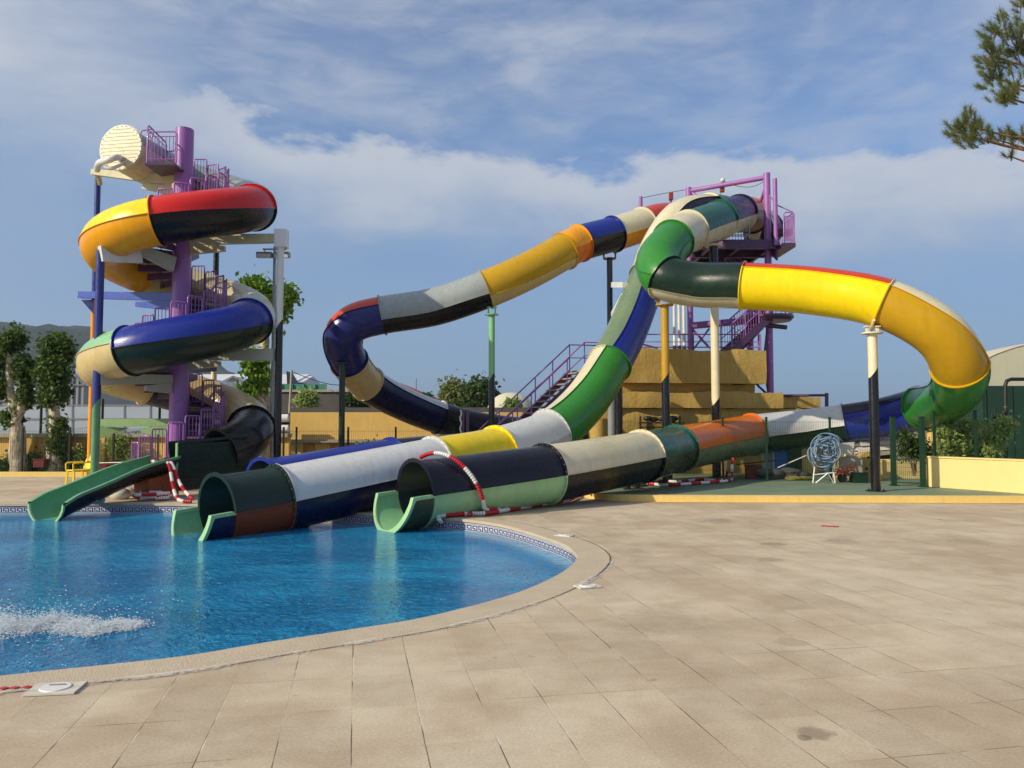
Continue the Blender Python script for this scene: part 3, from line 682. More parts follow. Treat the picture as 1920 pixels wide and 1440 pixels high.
m = MB(); a, b = P(1340, 500, 24.9), P(1340, 462, 24.9); m.cyl((f9.location.x, 24.9, a.z), (f9.location.x, 24.9, b.z-.01), .134, n=20); obj('top_sleeve', m, M['pblack'], f9, smooth=50)
# saddle curving round the mustard tube
f = frame(pa)[int(11.0*SUB)]; m = MB(); N = 12
arc = [math.radians(215+100*i/N) for i in range(N+1)]
pts = [f[0]+(f[2]*math.cos(a)+f[3]*math.sin(a))*(R_+.09)+f[1]*.0 for a in arc]
m.tube(pts, .035, 8); obj('saddle', m, M['pcream'], tp, smooth=50)
# stubs on the tall black pole
tp = [o for o in C.objects if o.get('label', '').startswith('tall black pole')][0]
for p, q in (((1150, 534, 27.1), (1172, 534, 25.4)), ((1150, 590, 27.1), (1170, 555, 25.2))):
    m = MB(); m.beam(P(*p), P(*q), .16, .18); obj('stub_arm', m, M['pwhite'], tp)
# low feet under the tubes
def foot(slide, px, py0, py1, Y, col, z0=.13):
    a = P(px, py0, Y); m = MB(); m.cyl((a.x, Y, z0+.02), (a.x, Y, a.z), .06, n=12); m.box((a.x, Y, z0+.012), (.24, .24, .024)); obj('foot', m, M[col], slide, smooth=40)
foot(tA, 1022, 925, 950, 17.25, 'pblack', 0); foot(tD, 868, 812, 822, 30.7, 'pblack', 0); foot(tA, 1178, 897, 925, 20.2, 'pblack'); foot(tA, 1196, 893, 925, 20.5, 'pblack')
foot(tA, 872, 935, 955, 15.85, 'pgreen', 0)

# ================================================================== SPIRAL SLIDE ON THE LEFT
XC, YC, RS = -9.25, 22.2, 1.92; PITCH = 3.2; A0, ZS = 165.0, 9.50
def hel(s, r=RS, dz=0): a = math.radians(A0-s); return V((XC+r*math.cos(a), YC+r*math.sin(a), ZS-s/360*PITCH+dz-.1-.1*math.cos(a)+.2*math.sin(a)))
ST = 5.0; SE = 922
hd = P(227, 277, 21.9)
head = catmull([hd, hd+V((.12, .62, -.03)), hd+V((.30, 1.2, -.09)), hel(45)], 3)[:9]
sp = head+[hel(k*ST) for k in range(9, int(SE/ST)+1)]
tE = thing('spiral_slide', 'spiral tube slide winding round the purple column at left', 'water slide', (XC, YC, 0))
q = lambda s: int(round(s/ST))
build_tube(tE, sp, [(0, q(160), 'grey', 'cream', 10), (q(160), q(250), 'red', 'black', 0), (q(250), q(378), 'yellow', 'amber', -4), (q(378), q(525), 'cream', 'sand', 0), (q(525), q(628), 'blue', 'darkgreen', 0),
    (q(628), q(745), 'ltgreen', 'sand', -14), (q(745), q(865), 'sand', 'navy', 0), (q(865), len(sp)-1, 'black', 'black', 0)])
f = frame(sp)[0]; m = MB(); N = 40
c0 = f[0]-f[1]*.03
m.cyl(c0+f[1]*.03, c0, .65, .645, 44)
m2 = MB()
for k in range(-5, 6):            # ribs across the cap
    h = math.sqrt(.58**2-(k*.105)**2)
    m2.beam(c0-f[1]*.006+f[3]*k*.105-f[2]*h, c0-f[1]*.006+f[3]*k*.105+f[2]*h, .006, .010)
ecap = obj('end_cap', m, M['cream'], tE, smooth=40); obj('cap_ribs', m2, M['cream'], ecap)
m = MB()
for k in range(28): a = 2*math.pi*k/28; p = c0+(f[2]*math.cos(a)+f[3]*math.sin(a))*.61; m.cyl(p, p-f[1]*.018, .014, n=6)
obj('bolts', m, M['pwhite'], ecap)
# water feed pipe below the cap
m = MB(); pts = catmull([P(182, 318, 22.0), P(186, 306, 21.6), P(200, 301, 21.4), P(214, 296, 21.4), P(222, 295, 21.6), P(226, 298, 22.0)], 5)
m.tube(pts, .09, 10); m.tube(catmull([P(196, 312, 21.5), P(208, 316, 21.5), P(224, 310, 21.6), P(232, 303, 21.9)], 5), .05, 8); tag(obj('feed_pipe', m, M['pwhite'], smooth=50), 'bent white pipe feeding water below the round end cap', 'pipe')
# last stretch: high sided dark channel, then the green open chute
f = frame(sp)[-1]; e = f[0]
cs = V((e.x, e.y, e.z)); mouth = P(88, 962, 16.35); mouth.z = -.16
d2 = (mouth-cs); d2.z = 0; d2.normalize(); sd2 = V((d2.y, -d2.x, 0))     # right hand side seen downstream = towards... 
if sd2.x < 0: sd2 = -sd2
zt0 = e.z+.30
m = MB(); la = cs+sd2*.60-f[1]*.35; lb = P(333, 860, 19.75); lb.z = 0
ln = (V((la.x, la.y, 0))-V((lb.x, lb.y, 0))); n_ = 8
m.beam((lb.x, lb.y, .70), (la.x, la.y, .76), .03, 1.14)
for i in range(6): z0 = .28+i*.19; m.beam((lb.x, lb.y, z0), (la.x, la.y, z0+.04+.01*i), .075, .05)
m.beam((lb.x, lb.y, 1.30), (la.x, la.y, 1.46), .07, .06)
o = obj('side_panel', m, M['darkgreen'], tE, bevel=.008)
m = MB(); m.beam((lb.x-.01, lb.y-.03, .55), (lb.x-.01, lb.y-.03, 1.3), .05, .06); obj('panel_edge', m, M['mint'], tE)
fa = la-sd2*1.0; fb = V((lb.x, lb.y, 0))-sd2*.95-d2*.75
m = MB(); m.beam((fb.x, fb.y, .72), (fa.x, fa.y, .82), .04, 1.2); obj('side_panel', m, M['darkgreen'], tE)
# chute profile along its length: floor height and side height
sta = [(0.0, .54, .42), (.06, .53, .39), (.25, .44, .39), (.45, .29, .39), (.62, .12, .40), (.78, -.03, .41), (.9, -.14, .42), (1.0, -.28, .42)]
cA = (V((lb.x, lb.y, 0))-sd2*.40)+d2*.02; cB = V((mouth.x, mouth.y, 0))
LL = (cB-cA).length; cd = (cB-cA)/LL; cs2 = V((-cd.y, cd.x, 0));
if cs2.x < 0: cs2 = -cs2
fin = catmull([V((a, b, c)) for a, b, c in sta], 6)
inn_, out_, rim_ = MB(), MB(), MB(); prof = [math.radians(180+180*k/12) for k in range(13)]
vi, vo, vr1, vr2 = [], [], [], []
for a in fin:
    p = cA+cd*LL*a.x; w_ = .40
    def U(wd, k, dz, t_=0):
        t = prof[k]; return p+cs2*(math.cos(t)*wd)+V((0, 0, a.y+a.z*(1+math.sin(t)*(1))+dz))
    vi += [U(w_, k, .0) for k in range(13)]; vo += [U(w_+.035, k, -.035) for k in range(13)]
    vr1 += [U(w_-.01, 0, -.03), U(w_-.01, 0, .03), U(w_+.07, 0, .03), U(w_+.07, 0, -.03)]; vr2 += [U(w_-.01, 12, -.03), U(w_-.01, 12, .03), U(w_+.07, 12, .03), U(w_+.07, 12, -.03)]
NF = len(fin); gq = [(j*13+k, (j+1)*13+k, (j+1)*13+k+1, j*13+k+1) for j in range(NF-1) for k in range(12)]
inn_.add(vi, gq); out_.add(vo, gq)
for vr in (vr1, vr2): rim_.add(vr, [(i*4+a, (i+1)*4+a, (i+1)*4+(a+1) % 4, i*4+(a+1) % 4) for i in range(NF-1) for a in range(4)])
en = MB(); en.add(vi[-13:]+vo[-13:]+[v+cd*.05 for v in vi[-13:]]+[v+cd*.05 for v in vo[-13:]],
    [(26+k, 26+k+1, 39+k+1, 39+k) for k in range(12)]+[(k, k+1, 26+k+1, 26+k) for k in range(12)]+[(13+k, 13+k+1, 39+k+1, 39+k) for k in range(12)])
obj('chute_inside', inn_, M['troughgreen'], tE, smooth=50); obj('chute_outside', out_, M['black'], tE, smooth=50); obj('rim', rim_, M['troughgreen'], tE, smooth=40); obj('mouth_rim', en, M['mint'], tE, smooth=40)
# rust red block under the chute
m = MB(); p0 = cA+cd*LL*.0+cs2*.22; p1 = cA+cd*LL*.30+cs2*.22
m.beam((p0.x, p0.y, .31), (p1.x, p1.y, .24), .40, .60, .46); obj('support_block', m, M['rust'], tE)

# purple column with the spiral stair
tS = thing('spiral_stair', 'purple column with spiral stair steps and railings inside the coiled tube', 'staircase', (XC, YC, 0))
ztop = P(350, 244, YC).z
m = MB(); m.cyl((XC, YC, 0), (XC, YC, ztop), .25, n=40); obj('column', m, M['purple'], tS, smooth=50)
m = MB(); m.cyl((XC, YC, ztop), (XC, YC, ztop+.02), .235, n=40); obj('column_cap', m, M['dpurple'], tS)
m = MB(); m.box((XC, YC, -.02+.03), (.8, .8, .04)); obj('base_plate', m, M['dpurple'], tS)
RT = 1.22; DS = 20.0
def tread(s, zt, name='step'):
    m = MB(); a0, a1 = math.radians(A0-s+DS/2), math.radians(A0-s-DS/2-3); n = 4; top = []; 
    for rr in (.24, RT):
        for k in range(n+1): a = a0+(a1-a0)*k/n; top.append(V((XC+rr*math.cos(a), YC+rr*math.sin(a), zt)))
    vs = top+[v-V((0, 0, .05)) for v in top]; w_ = n+1; fs = []
    for k in range(n): fs += [(k, k+1, w_+k+1, w_+k), (2*w_+k, 2*w_+k+1, 3*w_+k+1, 3*w_+k), (k, k+1, 2*w_+k+1, 2*w_+k), (w_+k, w_+k+1, 3*w_+k+1, 3*w_+k)]
    fs += [(0, w_, 3*w_, 2*w_), (n, w_+n, 3*w_+n, 2*w_+n)]
    m.add(vs, fs)
    # riser plate below the leading edge
    p, q_ = top[0], top[w_]; d = (q_-p); m.beam(p+d*.0-V((0, 0, .12)), q_-V((0, 0, .12)), .02, .138)
    return m
def rail(s, zt, balusters=3, h=.92):
    m = MB(); a0, a1 = math.radians(A0-s+DS/2-1), math.radians(A0-s-DS/2+1); rr = RT-.03
    pt = lambda f, z: V((XC+rr*math.cos(a0+(a1-a0)*f), YC+rr*math.sin(a0+(a1-a0)*f), z))
    m.tube([pt(0, zt), pt(0, zt+h-.06), pt(.06, zt+h), pt(.5, zt+h), pt(.94, zt+h), pt(1, zt+h-.06), pt(1, zt-.1)], .021, 8)
    m.tube([pt(0, zt+.12), pt(.5, zt+.12), pt(1, zt+.12)], .012, 6)
    for k in range(1, balusters+1): f = k/(balusters+1); m.cyl(pt(f, zt+.12), pt(f, zt+h), .009, n=6)
    return m
rise = PITCH*DS/360
s = 75.0; zt = ZS-s/360*PITCH-.12
while zt > .25:
    stp = obj('step', tread(s, zt), M['dpurple'], tS, smooth=30)
    obj('step_railing', rail(s, zt), M['purple'], stp, smooth=50)
    s += DS; zt -= rise
# top landing
zl = P(300, 319, 22.0).z
m = MB(); la0, la1 = P(272, 319, 21.4), P(331, 321, 21.4)
m.add([(la0.x, 21.35, zl), (XC+.1, 21.35, zl), (XC+.1, 23.2, zl), (la0.x, 23.2, zl), (la0.x, 21.35, zl-.06), (XC+.1, 21.35, zl-.06), (XC+.1, 23.2, zl-.06), (la0.x, 23.2, zl-.06)], [(0, 1, 2, 3), (4, 5, 6, 7), (0, 1, 5, 4), (1, 2, 6, 5), (2, 3, 7, 6), (3, 0, 4, 7)])
obj('landing', m, M['dpurple'], tS)
def flat_rail(p, q_, h, nb, col='purple', r=.022):
    m = MB(); p = V(p); q_ = V(q_); u = V((0, 0, 1)); d = (q_-p)
    m.tube([p, p+u*(h-.07), p+u*h+d.normalized()*.07, q_+u*h-d.normalized()*.07, q_+u*(h-.07), q_], r, 8); m.cyl(p+u*.1, q_+u*.1, .014, n=6); m.cyl(p+u*(h-.13), q_+u*(h-.13), .012, n=6)
    for k in range(1, nb): f = k/nb; m.cyl(p+d*f+u*.1, p+d*f+u*(h-.13), .01, n=6)
    return m
obj('landing_railing', flat_rail((la0.x+.06, 21.38, zl), (la1.x, 21.38, zl), .86, 8), M['purple'], tS, smooth=50)
obj('landing_railing', flat_rail((la0.x-.0, 21.5, zl), (la0.x-.1, 22.9, zl), 1.1, 8), M['purple'], tS, smooth=50)
m = MB(); m.tube(catmull([P(270, 262, 22.6), P(276, 275, 22.6), P(290, 280, 22.8), P(312, 284, 23.0), P(330, 282, 23.0)], 5), .02, 8); m.tube([P(263, 252, 22.6), P(266, 245, 22.6), P(286, 242, 22.6), P(289, 246, 22.6), P(285, 256, 22.6)], .02, 8); obj('handrail', m, M['purple'], tS, smooth=50)

# outer posts of the spiral, each with its arms to the column
def gusset(m, p, q_, h0, h1, wd=.1):
    m.beam(p, q_, wd, h0, h1)
def epost(px, ytop, ybase, Y, r, top, bot, cut, label): return pole(px, ytop, ybase, Y, r, top, bot, cut, label, 0, plate=False, grp='posts round the spiral slide')
e1 = epost(183, 470, 893, 20.3, .1, 'pblue', 'pgreen2', 759, 'front left post of the spiral slide, blue above and green below')
e2 = epost(176, 330, 890, 23.9, .085, 'pblue', 'porange', 566, 'rear left post of the spiral slide, blue above and orange below')
e3 = epost(523, 432, 868, 22.0, .1, 'pwhite', 'pblack', 610, 'right post of the spiral slide, white above and black below')
e4 = epost(402, 452, 866, 24.6, .085, 'pblack', 'pcream', 620, 'rear right post of the spiral slide, black above and cream below')
def colp(py): p = P(338, py, YC); return V((XC, YC, p.z))
def arm(t, px, py, Y, cy, h0, h1, col, wd=.16, stop=.24):
    a = P(px, py, Y); b = colp(cy); d = (b-a); d.z = 0; b = b-d.normalized()*stop
    m = MB(); m.beam(a, b, wd, h0, h1); m.beam(a.lerp(b, .62)-V((0, 0, h1*.5+.12)), b-V((0, 0, h1*.5+.12)), wd*.8, .14, .30); o = obj('arm', m, M[col], t, bevel=.006); return o
arm(e2, 174, 323, 23.4, 338, .16, .30, 'beige')
m = MB(); m.tube([P(181, 328, 23.5), P(186, 335, 23.6), P(188, 345, 23.8)], .07, 8); obj('elbow_pipe', m, M['beige'], e2, smooth=50)
m = MB(); a, b = P(188, 476, 20.2), P(263, 476, 21.1); m.beam(a, b, .16, .40, .50); obj('arm', m, M['pwhite'], e1, bevel=.008)
m = MB(); c = colp(500); m.beam(b+V((0, 0, .1)), c+V((-.1, -.3, 0)), .18, .24, .42); obj('arm', m, M['armgrey'], e1, bevel=.008)
arm(e2, 150, 553, 23.9, 556, .2, .24, 'armblue'); m = MB(); a = P(152, 566, 23.8); b = P(178, 575, 23.9)
m.prism([(a.x, a.z+.06), (b.x, b.z+.2), (b.x, b.z-.22)], 23.8, 23.86); obj('gusset', m, M['pblue'], e2)
arm(e1, 186, 711, 20.3, 712, .3, .24, 'armgrey')
arm(e2, 184, 793, 23.8, 792, .22, .2, 'armgreen'); m = MB(); a = P(185, 800, 23.8); b = P(240, 802, 23.5); m.prism([(a.x, a.z-.0), (b.x, b.z), (a.x, a.z-.4)], 23.55, 23.62); obj('gusset', m, M['armgreen'], e2)
arm(e3, 530, 447, 22.0, 450, .24, .3, 'beige'); m = MB(); a = P(528, 448, 22); m.box(a, (.34, .3, .5)); obj('head_box', m, M['pwhite'], e3, bevel=.01)
arm(e3, 514, 665, 22.0, 668, .34, .22, 'armgrey')
arm(e4, 402, 458, 24.5, 462, .2, .3, 'dpurple'); arm(e4, 402, 690, 24.5, 690, .2, .3, 'dpurple')
for s, pyy in ((0, 0),):
    m = MB(); m.cyl(hel(270, RS, -.62)+V((0, 0, -.3)), hel(270, RS, -.62), .05, n=8)
# ================================================================== YELLOW BUILDING, TOWER AND STAIRS
t = thing('slide_building', 'rough yellow plastered block under the purple slide tower', 'building', (6, 27, .13))
BA = P(1107, 800, 26.3).xy.to_3d(); BB = P(1432, 700, 27.1).xy.to_3d(); bd = (BB-BA).normalized(); bn = V((bd.y, -bd.x, 0))   # bn faces the camera
def bx_at(px, Y=26.7):
    # distance along the front line seen at pixel column px
    u = (px-960)/F; k = (BA.x-u*BA.y)/(u*bd.y-bd.x); return k
def slab(name, px0, px1, z0, z1, out, deep, mat='building', rough=.055, seed=0, zr=None):
    from mathutils import noise as mn
    a = bx_at(px0); b = bx_at(px1); nx = max(2, int((b-a)/.22)); nz = max(2, int((z1-z0)/.2)); mb = MB()
    def wob(p): q = mn.noise(p*1.7+V((seed, 0, 0)))*rough*1.4+mn.noise(p*5+V((0, seed, 0)))*rough*.6; return q
    vs = []
    for j in range(nz+1):
        for i in range(nx+1):
            f = i/nx; top = z1 if zr is None else z1+(zr-z1)*f
            p = BA+bd*(a+(b-a)*f)+bn*out+V((0, 0, z0+(top-z0)*j/nz)); w_ = wob(p)
            e = .03 if j in (0, nz) else 0
            vs.append(p+bn*(w_-e)+V((0, 0, (w_ if j else 0))))
    w1 = nx+1; fs = [(j*w1+i, j*w1+i+1, (j+1)*w1+i+1, (j+1)*w1+i) for j in range(nz) for i in range(nx)]
    # back copy for sides, top and bottom
    o = len(vs); bk = [v-bn*deep for v in vs]; vs2 = vs+bk
    fs += [(o+j*w1+i, o+(j+1)*w1+i, o+(j+1)*w1+i+1, o+j*w1+i+1) for j in range(nz) for i in range(nx)]
    fs += [(nz*w1+i, nz*w1+i+1, o+nz*w1+i+1, o+nz*w1+i) for i in range(nx)]+[(i+1, i, o+i, o+i+1) for i in range(nx)]
    fs += [(j*w1, (j+1)*w1, o+(j+1)*w1, o+j*w1) for j in range(nz)]+[(j*w1+nx, o+j*w1+nx, o+(j+1)*w1+nx, (j+1)*w1+nx) for j in range(nz)]
    mb.add(vs2, fs); return obj(name, mb, M[mat], t, smooth=35)
zz = lambda py, Y=26.7: P(1300, py, Y).z
slab('parapet_slab', 1160, 1432, zz(719), zz(656), .25, 2.4, seed=1, zr=zz(656)-.02)
slab('recess', 1150, 1419, zz(736), zz(717.5), -.12, 1.9, seed=2)
slab('ledge', 1130, 1466, zz(765), zz(735.5), .12, 2.6, seed=3)
slab('ledge', 1467, 1550, zz(764), zz(742), -.35, 1.6, seed=4)
slab('wall', 1107, 1546, .1, zz(764.6), -.06, 2.0, seed=5)
m = MB(); c = BA+bd*.25+bn*.02; m.cyl((c.x, c.y, .1), (c.x, c.y, zz(785)), .3, n=20); obj('corner_bulge', m, M['building'], t, smooth=40)
# rack of dark tools on the wall
k = bx_at(1218); rk = thing('wall_rack', 'dark rack with clutter on the yellow wall behind the tubes', 'rack', BA+bd*k+V((0, 0, 1.9)))
m = MB()
for zq in (zz(801), zz(793)): m.beam(BA+bd*(k-.4)+bn*.18+V((0, 0, zq)), BA+bd*(k+1.1)+bn*.18+V((0, 0, zq)), .22, .04)
obj('shelf', m, M['dark'], rk)
for dk in (-.35, 1.0): m = MB(); p = BA+bd*(k+dk)+bn*.1; m.box((p.x, p.y, zz(806)), (.05, .05, .9)); obj('bracket', m, M['dark'], rk)
m = MB()
for i in range(9): p = BA+bd*(k-.2+rng.random()*1.1)+bn*(.16+rng.random()*.1); m.ball((p.x, p.y, zz(790)+rng.random()*.1), .08+.06*rng.random(), 8, 5, (1.4, .8, .7))
obj('clutter', m, M['dark'], rk, smooth=60)
# lower items under the tube by the wall: opening, blue panel, pale pillar
def panel(px0, px1, y0, y1, Y, mat, name, label, cat, th=.08, grp=None, edge='pwhite'):
    a, b = P(px0, y1, Y), P(px1, y0, Y); T = thing(name, label, cat, ((a.x+b.x)/2, Y, a.z), grp)
    m = MB(); m.bbox((a.x, Y, a.z), (b.x, Y+th, b.z)); obj('panel', m, M[mat], T, bevel=.01)
    m = MB(); m.bbox((a.x-.03, Y-.01, a.z), (a.x-.002, Y+th+.02, b.z+.02)); obj('edge_strip', m, M[edge], T); return T
panel(1452, 1481, 838, 886, 25.3, 'bluep', 'blue_board', 'bright blue board leaning under the white and green tube', 'board')
panel(1432, 1450, 842, 886, 25.5, 'steelwhite', 'white_board', 'narrow white board left of the blue board', 'board')
panel(1481.5, 1503, 832, 889, 25.2, 'pdgreen', 'green_column', 'dark green boarded column right of the blue board', 'column', .3, edge='pdgreen')
panel(1504, 1522, 838, 888, 25.6, 'stucco2', 'yellow_pillar', 'short pale yellow pillar left of the blue hose coil', 'pillar', .3, edge='stucco2')
panel(1182, 1200, 858, 884, 26.0, 'dark', 'dark_hatch', 'dark opening low in the yellow wall behind the tube', 'hatch', .02, edge='dark')

# tower
t = thing('slide_tower', 'purple steel tower with platforms and railings at the top of the tube slides', 'tower', P(1350, 656, 28.2)*1.0)
zroof = zz(658)
def pcyl(a, b, r, name='column', mat='purple', n=14):
    m = MB(); m.cyl(a, b, r, n=n); return obj(name, m, M[mat], t, smooth=50)
def col_px(px, y0, y1, Y, r, mat='purple'):
    a = P(px, y1, Y); b = P(px, y0, Y); x = (a.x+b.x)/2; return pcyl((x, Y, a.z), (x, Y, b.z), r, 'column', mat)
col_px(1293, 352, 657, 29.2, .11); col_px(1441, 325, 742, 27.8, .12); col_px(1406, 560, 657, 28.8, .12); col_px(1454, 335, 460, 27.2, .075); col_px(1202, 369, 560, 30.2, .075); col_px(1257, 361, 430, 29.6, .06)
col_px(1351, 480, 560, 30.0, .1); col_px(1423, 627, 657, 27.4, .04)
pcyl(P(1293, 358, 29.2), P(1441, 332, 27.8), .085, 'beam'); pcyl(P(1296, 360, 29.2), P(1330, 385, 28.8), .06, 'brace'); pcyl(P(1438, 345, 27.8), P(1426, 378, 28.4), .06, 'brace')
pcyl(P(1293, 611, 29.2), P(1408, 601, 28.6), .13, 'beam'); pcyl(P(1297, 616, 29.2), P(1333, 655, 28.9), .045, 'brace'); pcyl(P(1330, 616, 29.2), P(1300, 655, 29.2), .035, 'brace')
pcyl(P(1441, 603, 27.8), P(1390, 656, 28.4), .045, 'brace', 'dpurple'); pcyl(P(1440, 607, 27.8), P(1431, 690, 27.6), .045, 'brace', 'dpurple'); pcyl(P(1432, 690, 27.6), P(1441, 736, 27.8), .04, 'brace', 'dpurple'); pcyl(P(1420, 722, 27.2), P(1444, 744, 27.8), .04, 'brace', 'dpurple')
pcyl(P(1450, 742, 27.8), P(1549, 741, 27.0), .045, 'rail', 'dpurple'); pcyl(P(1550, 766, 27.0), P(1550, 737, 27.0), .06, 'rail_post', 'dpurple')
m = MB(); m.tube(catmull([P(1205, 371, 30.2), P(1228, 366, 29.9), P(1255, 361, 29.6), P(1290, 355, 29.2)], 4), .012, 5); obj('cable', m, M['dark'], t)
m = MB(); m.tube(catmull([P(1356, 339, 28.7), P(1375, 347, 28.5), P(1400, 351, 28.2), P(1420, 347, 28), P(1438, 336, 27.8)], 4), .01, 5); m.tube([P(1355, 343, 28.7), P(1353, 355, 28.7), P(1349, 370, 28.7), P(1351, 376, 28.7)], .012, 5); obj('cable', m, M['dark'], t)
m = MB(); a = P(1354, 352, 28.7); m.box(a, (.16, .12, .34)); obj('winch', m, M['rust'], t, bevel=.02); m = MB(); a = P(1258, 368, 29.5); m.box(a, (.16, .12, .28)); obj('winch', m, M['rust'], t, bevel=.02)
m = MB(); a = P(1355, 338, 28.65); m.ball(a, .09, 10, 6); obj('lamp', m, M['lampglass'], t, smooth=60)
# top deck: plate, edge beams, under-frame
zd = P(1400, 459, 28.2).z
xa, xb = P(1300, 459, 28.6).x, P(1455, 459, 27.6).x
m = MB(); m.bbox((xa, 27.3, zd-.10), (xb, 30.4, zd-.02)); obj('deck_plate', m, M['dpurple'], t)
for yy in (27.36, 28.8, 30.3): m = MB(); m.bbox((xa-.02, yy-.06, zd-.34), (xb+.02, yy+.06, zd-.103)); obj('deck_beam', m, M['dpurple'], t)
for xx in (xa+.3, (xa+xb)/2, xb-.2): m = MB(); m.bbox((xx-.05, 27.43, zd-.30), (xx+.05, 30.2, zd-.105)); obj('deck_joist', m, M['dpurple'], t)
m = MB(); m.prism([(27.3, zd-.1), (27.3, zd-.75), (28.4, zd-.1)], xb-.1, xb-.04, 'x'); obj('bracket_plate', m, M['dpurple'], t)
# side balcony right
b0, b1 = P(1456, 461, 27.4), P(1490, 459, 27.0)
zb = P(1470, 459, 27.2).z
m = MB(); m.bbox((b0.x+.05, 26.9, zb-.14), (b1.x, 28.6, zb)); obj('balcony_deck', m, M['dpurple'], t)
m = MB(); m.bbox(P(1460, 439, 27.5), P(1478, 434, 27.9)); obj('balcony_bench', m, M['dark'], t)
hb = P(1490, 398, 27.0).z-zb
for a, b in (((b1.x-.03, 26.93, zb), (b1.x-.03, 28.55, zb)), ((b0.x+.1, 28.57, zb), (b1.x-.05, 28.57, zb)), ((b0.x+.1, 26.93, zb), (b1.x-.06, 26.93, zb))):
    obj('railing', flat_rail(a, b, hb*.98, 12), M['purple'], t, smooth=50)
m = MB(); m.tube([P(1443, 367, 27.6), P(1458, 385, 27.4), P(1487, 398, 27.1)], .022, 8); m.tube([P(1443, 365, 27.6), P(1443, 400, 27.6)], .02, 8); obj('handrail', m, M['purple'], t)
obj('railing', flat_rail((xa+.5, 27.34, zd), (xb-1.0, 27.34, zd), .95, 22), M['galv'], t, smooth=50)
obj('railing', flat_rail((xa+.2, 30.3, zd), (xb-.2, 30.3, zd), 1.0, 20), M['purple'], t, smooth=50)
m = MB(); m.tube(catmull([P(1322, 388, 28.2), P(1327, 373, 28.2), P(1345, 385, 28.2)], 4), .02, 8); obj('handrail', m, M['purple'], t)
# start tub of slide A: dark funnel wrapping the tube's first metre
f = frame(pa)[0]; m = MB(); m.cyl(f[0]+f[1]*.1, f[0]-f[1]*.45, .66, .74, 28, cap=False); m.cyl(f[0]-f[1]*.45, f[0]-f[1]*.49, .78, .78, 28); obj('start_tub', m, M['black'], t, smooth=40)
m = MB(); p0 = P(1444, 428, 28.3); m.prism([(p0.x-.5, zd-.1), (p0.x+.14, zd-.1), (p0.x+.14, p0.z-.2), (p0.x-.02, p0.z+.3), (p0.x-.2, p0.z+.1)], 28.1, 28.4); obj('start_box', m, M['black'], t)
# middle landing
lz = P(1440, 590, 27.6).z; lc = P(1446, 590, 27.7)
m = MB(); m.cyl((lc.x, 27.9, lz-.1), (lc.x, 27.9, lz-.02), .82, n=32); m.bbox((lc.x-1.0, 27.3, lz-.1), (lc.x-.3, 28.5, lz-.021)); obj('landing', m, M['dpurple'], t, smooth=40)
m = MB(); m.cyl((lc.x, 27.9, lz-.2), (lc.x, 27.9, lz-.103), .72, .8, n=32); obj('landing_rim', m, M['dpurple'], t, smooth=40)
m = MB(); rr = .78; N = 18
pt = [V((lc.x+rr*math.cos(a), 27.9+rr*math.sin(a), lz)) for a in [math.radians(-120+240*i/N) for i in range(N+1)]]
for hh in (.1, .95): m.tube([p+V((0, 0, hh)) for p in pt], .02, 6)
for p in pt: m.cyl(p-V((0, 0, .02)), p+V((0, 0, .95)), .01, n=6)
obj('landing_railing', m, M['purple'], t, smooth=50)
m = MB(); m.cyl((lc.x-.4, 27.6, lz-.35), (lc.x+.55, 27.8, lz-.42), .08, n=10); obj('bracket_pipe', m, M['dpurple'], t, smooth=50)
def flight(t, A_, B_, wd, n, mat_t, mat_s, rail_h=.95, tr=.3, balu=0, posts=5, tname='tread', rails=(1, -1), ext=None, str_th=.05, str_h=.24):
    """straight open stair from A_ (foot, centre) up to B_"""
    A_ = V(A_); B_ = V(B_); d = (B_-A_); h = V((d.x, d.y, 0)).normalized(); sdv = V((h.y, -h.x, 0))
    for i in range(n):
        p = A_+d*((i+.5)/n); m = MB(); m.box(p+V((0, 0, d.z/n*.35)), (tr, wd-.08, .045), math.atan2(h.y, h.x)); obj(tname, m, M[mat_t], t)
    for s in (1, -1):
        m = MB(); m.beam(A_+sdv*s*wd/2, B_+sdv*s*wd/2, str_th, str_h); obj('stringer', m, M[mat_s], t)
    for s in rails:
        m = MB(); o = sdv*s*(wd/2+.0); u = V((0, 0, 1)); e = ext or V((0, 0, 0))
        m.tube([A_+o, A_+o+u*(rail_h-.1), A_+o+u*rail_h+d*.02, B_+o+u*rail_h, B_+o+e+u*rail_h], .024, 8)
        m.tube([A_+o+u*rail_h*.55, B_+o+u*rail_h*.55, B_+o+e+u*rail_h*.55], .018, 6)
        for k in range(posts+1): p = A_+d*k/posts+o; m.cyl(p, p+u*rail_h, .02, n=8)
        if balu:
            for k in range(balu): p = A_+d*(k+.5)/balu+o; m.cyl(p+u*.1, p+u*rail_h, .009, n=5)
        obj('railing', m, M['purple'], t, smooth=50)
fs_ = thing('upper_stair', 'small purple stair climbing from the building roof to the round tower landing', 'staircase', P(1365, 655, 27.5))
flight(fs_, P(1362, 662, 27.5), P(1438, 594, 27.8), .8, 9, 'dpurple', 'dpurple', .95, .24, 16, 3)
fs2 = thing('upper_stair', 'purple stair half hidden behind the yellow tube below the top deck', 'staircase', P(1430, 590, 29.2))
flight(fs2, P(1432, 590, 29.3), P(1325, 470, 29.6), .8, 12, 'dpurple', 'dpurple', .95, .24, 20, 3)
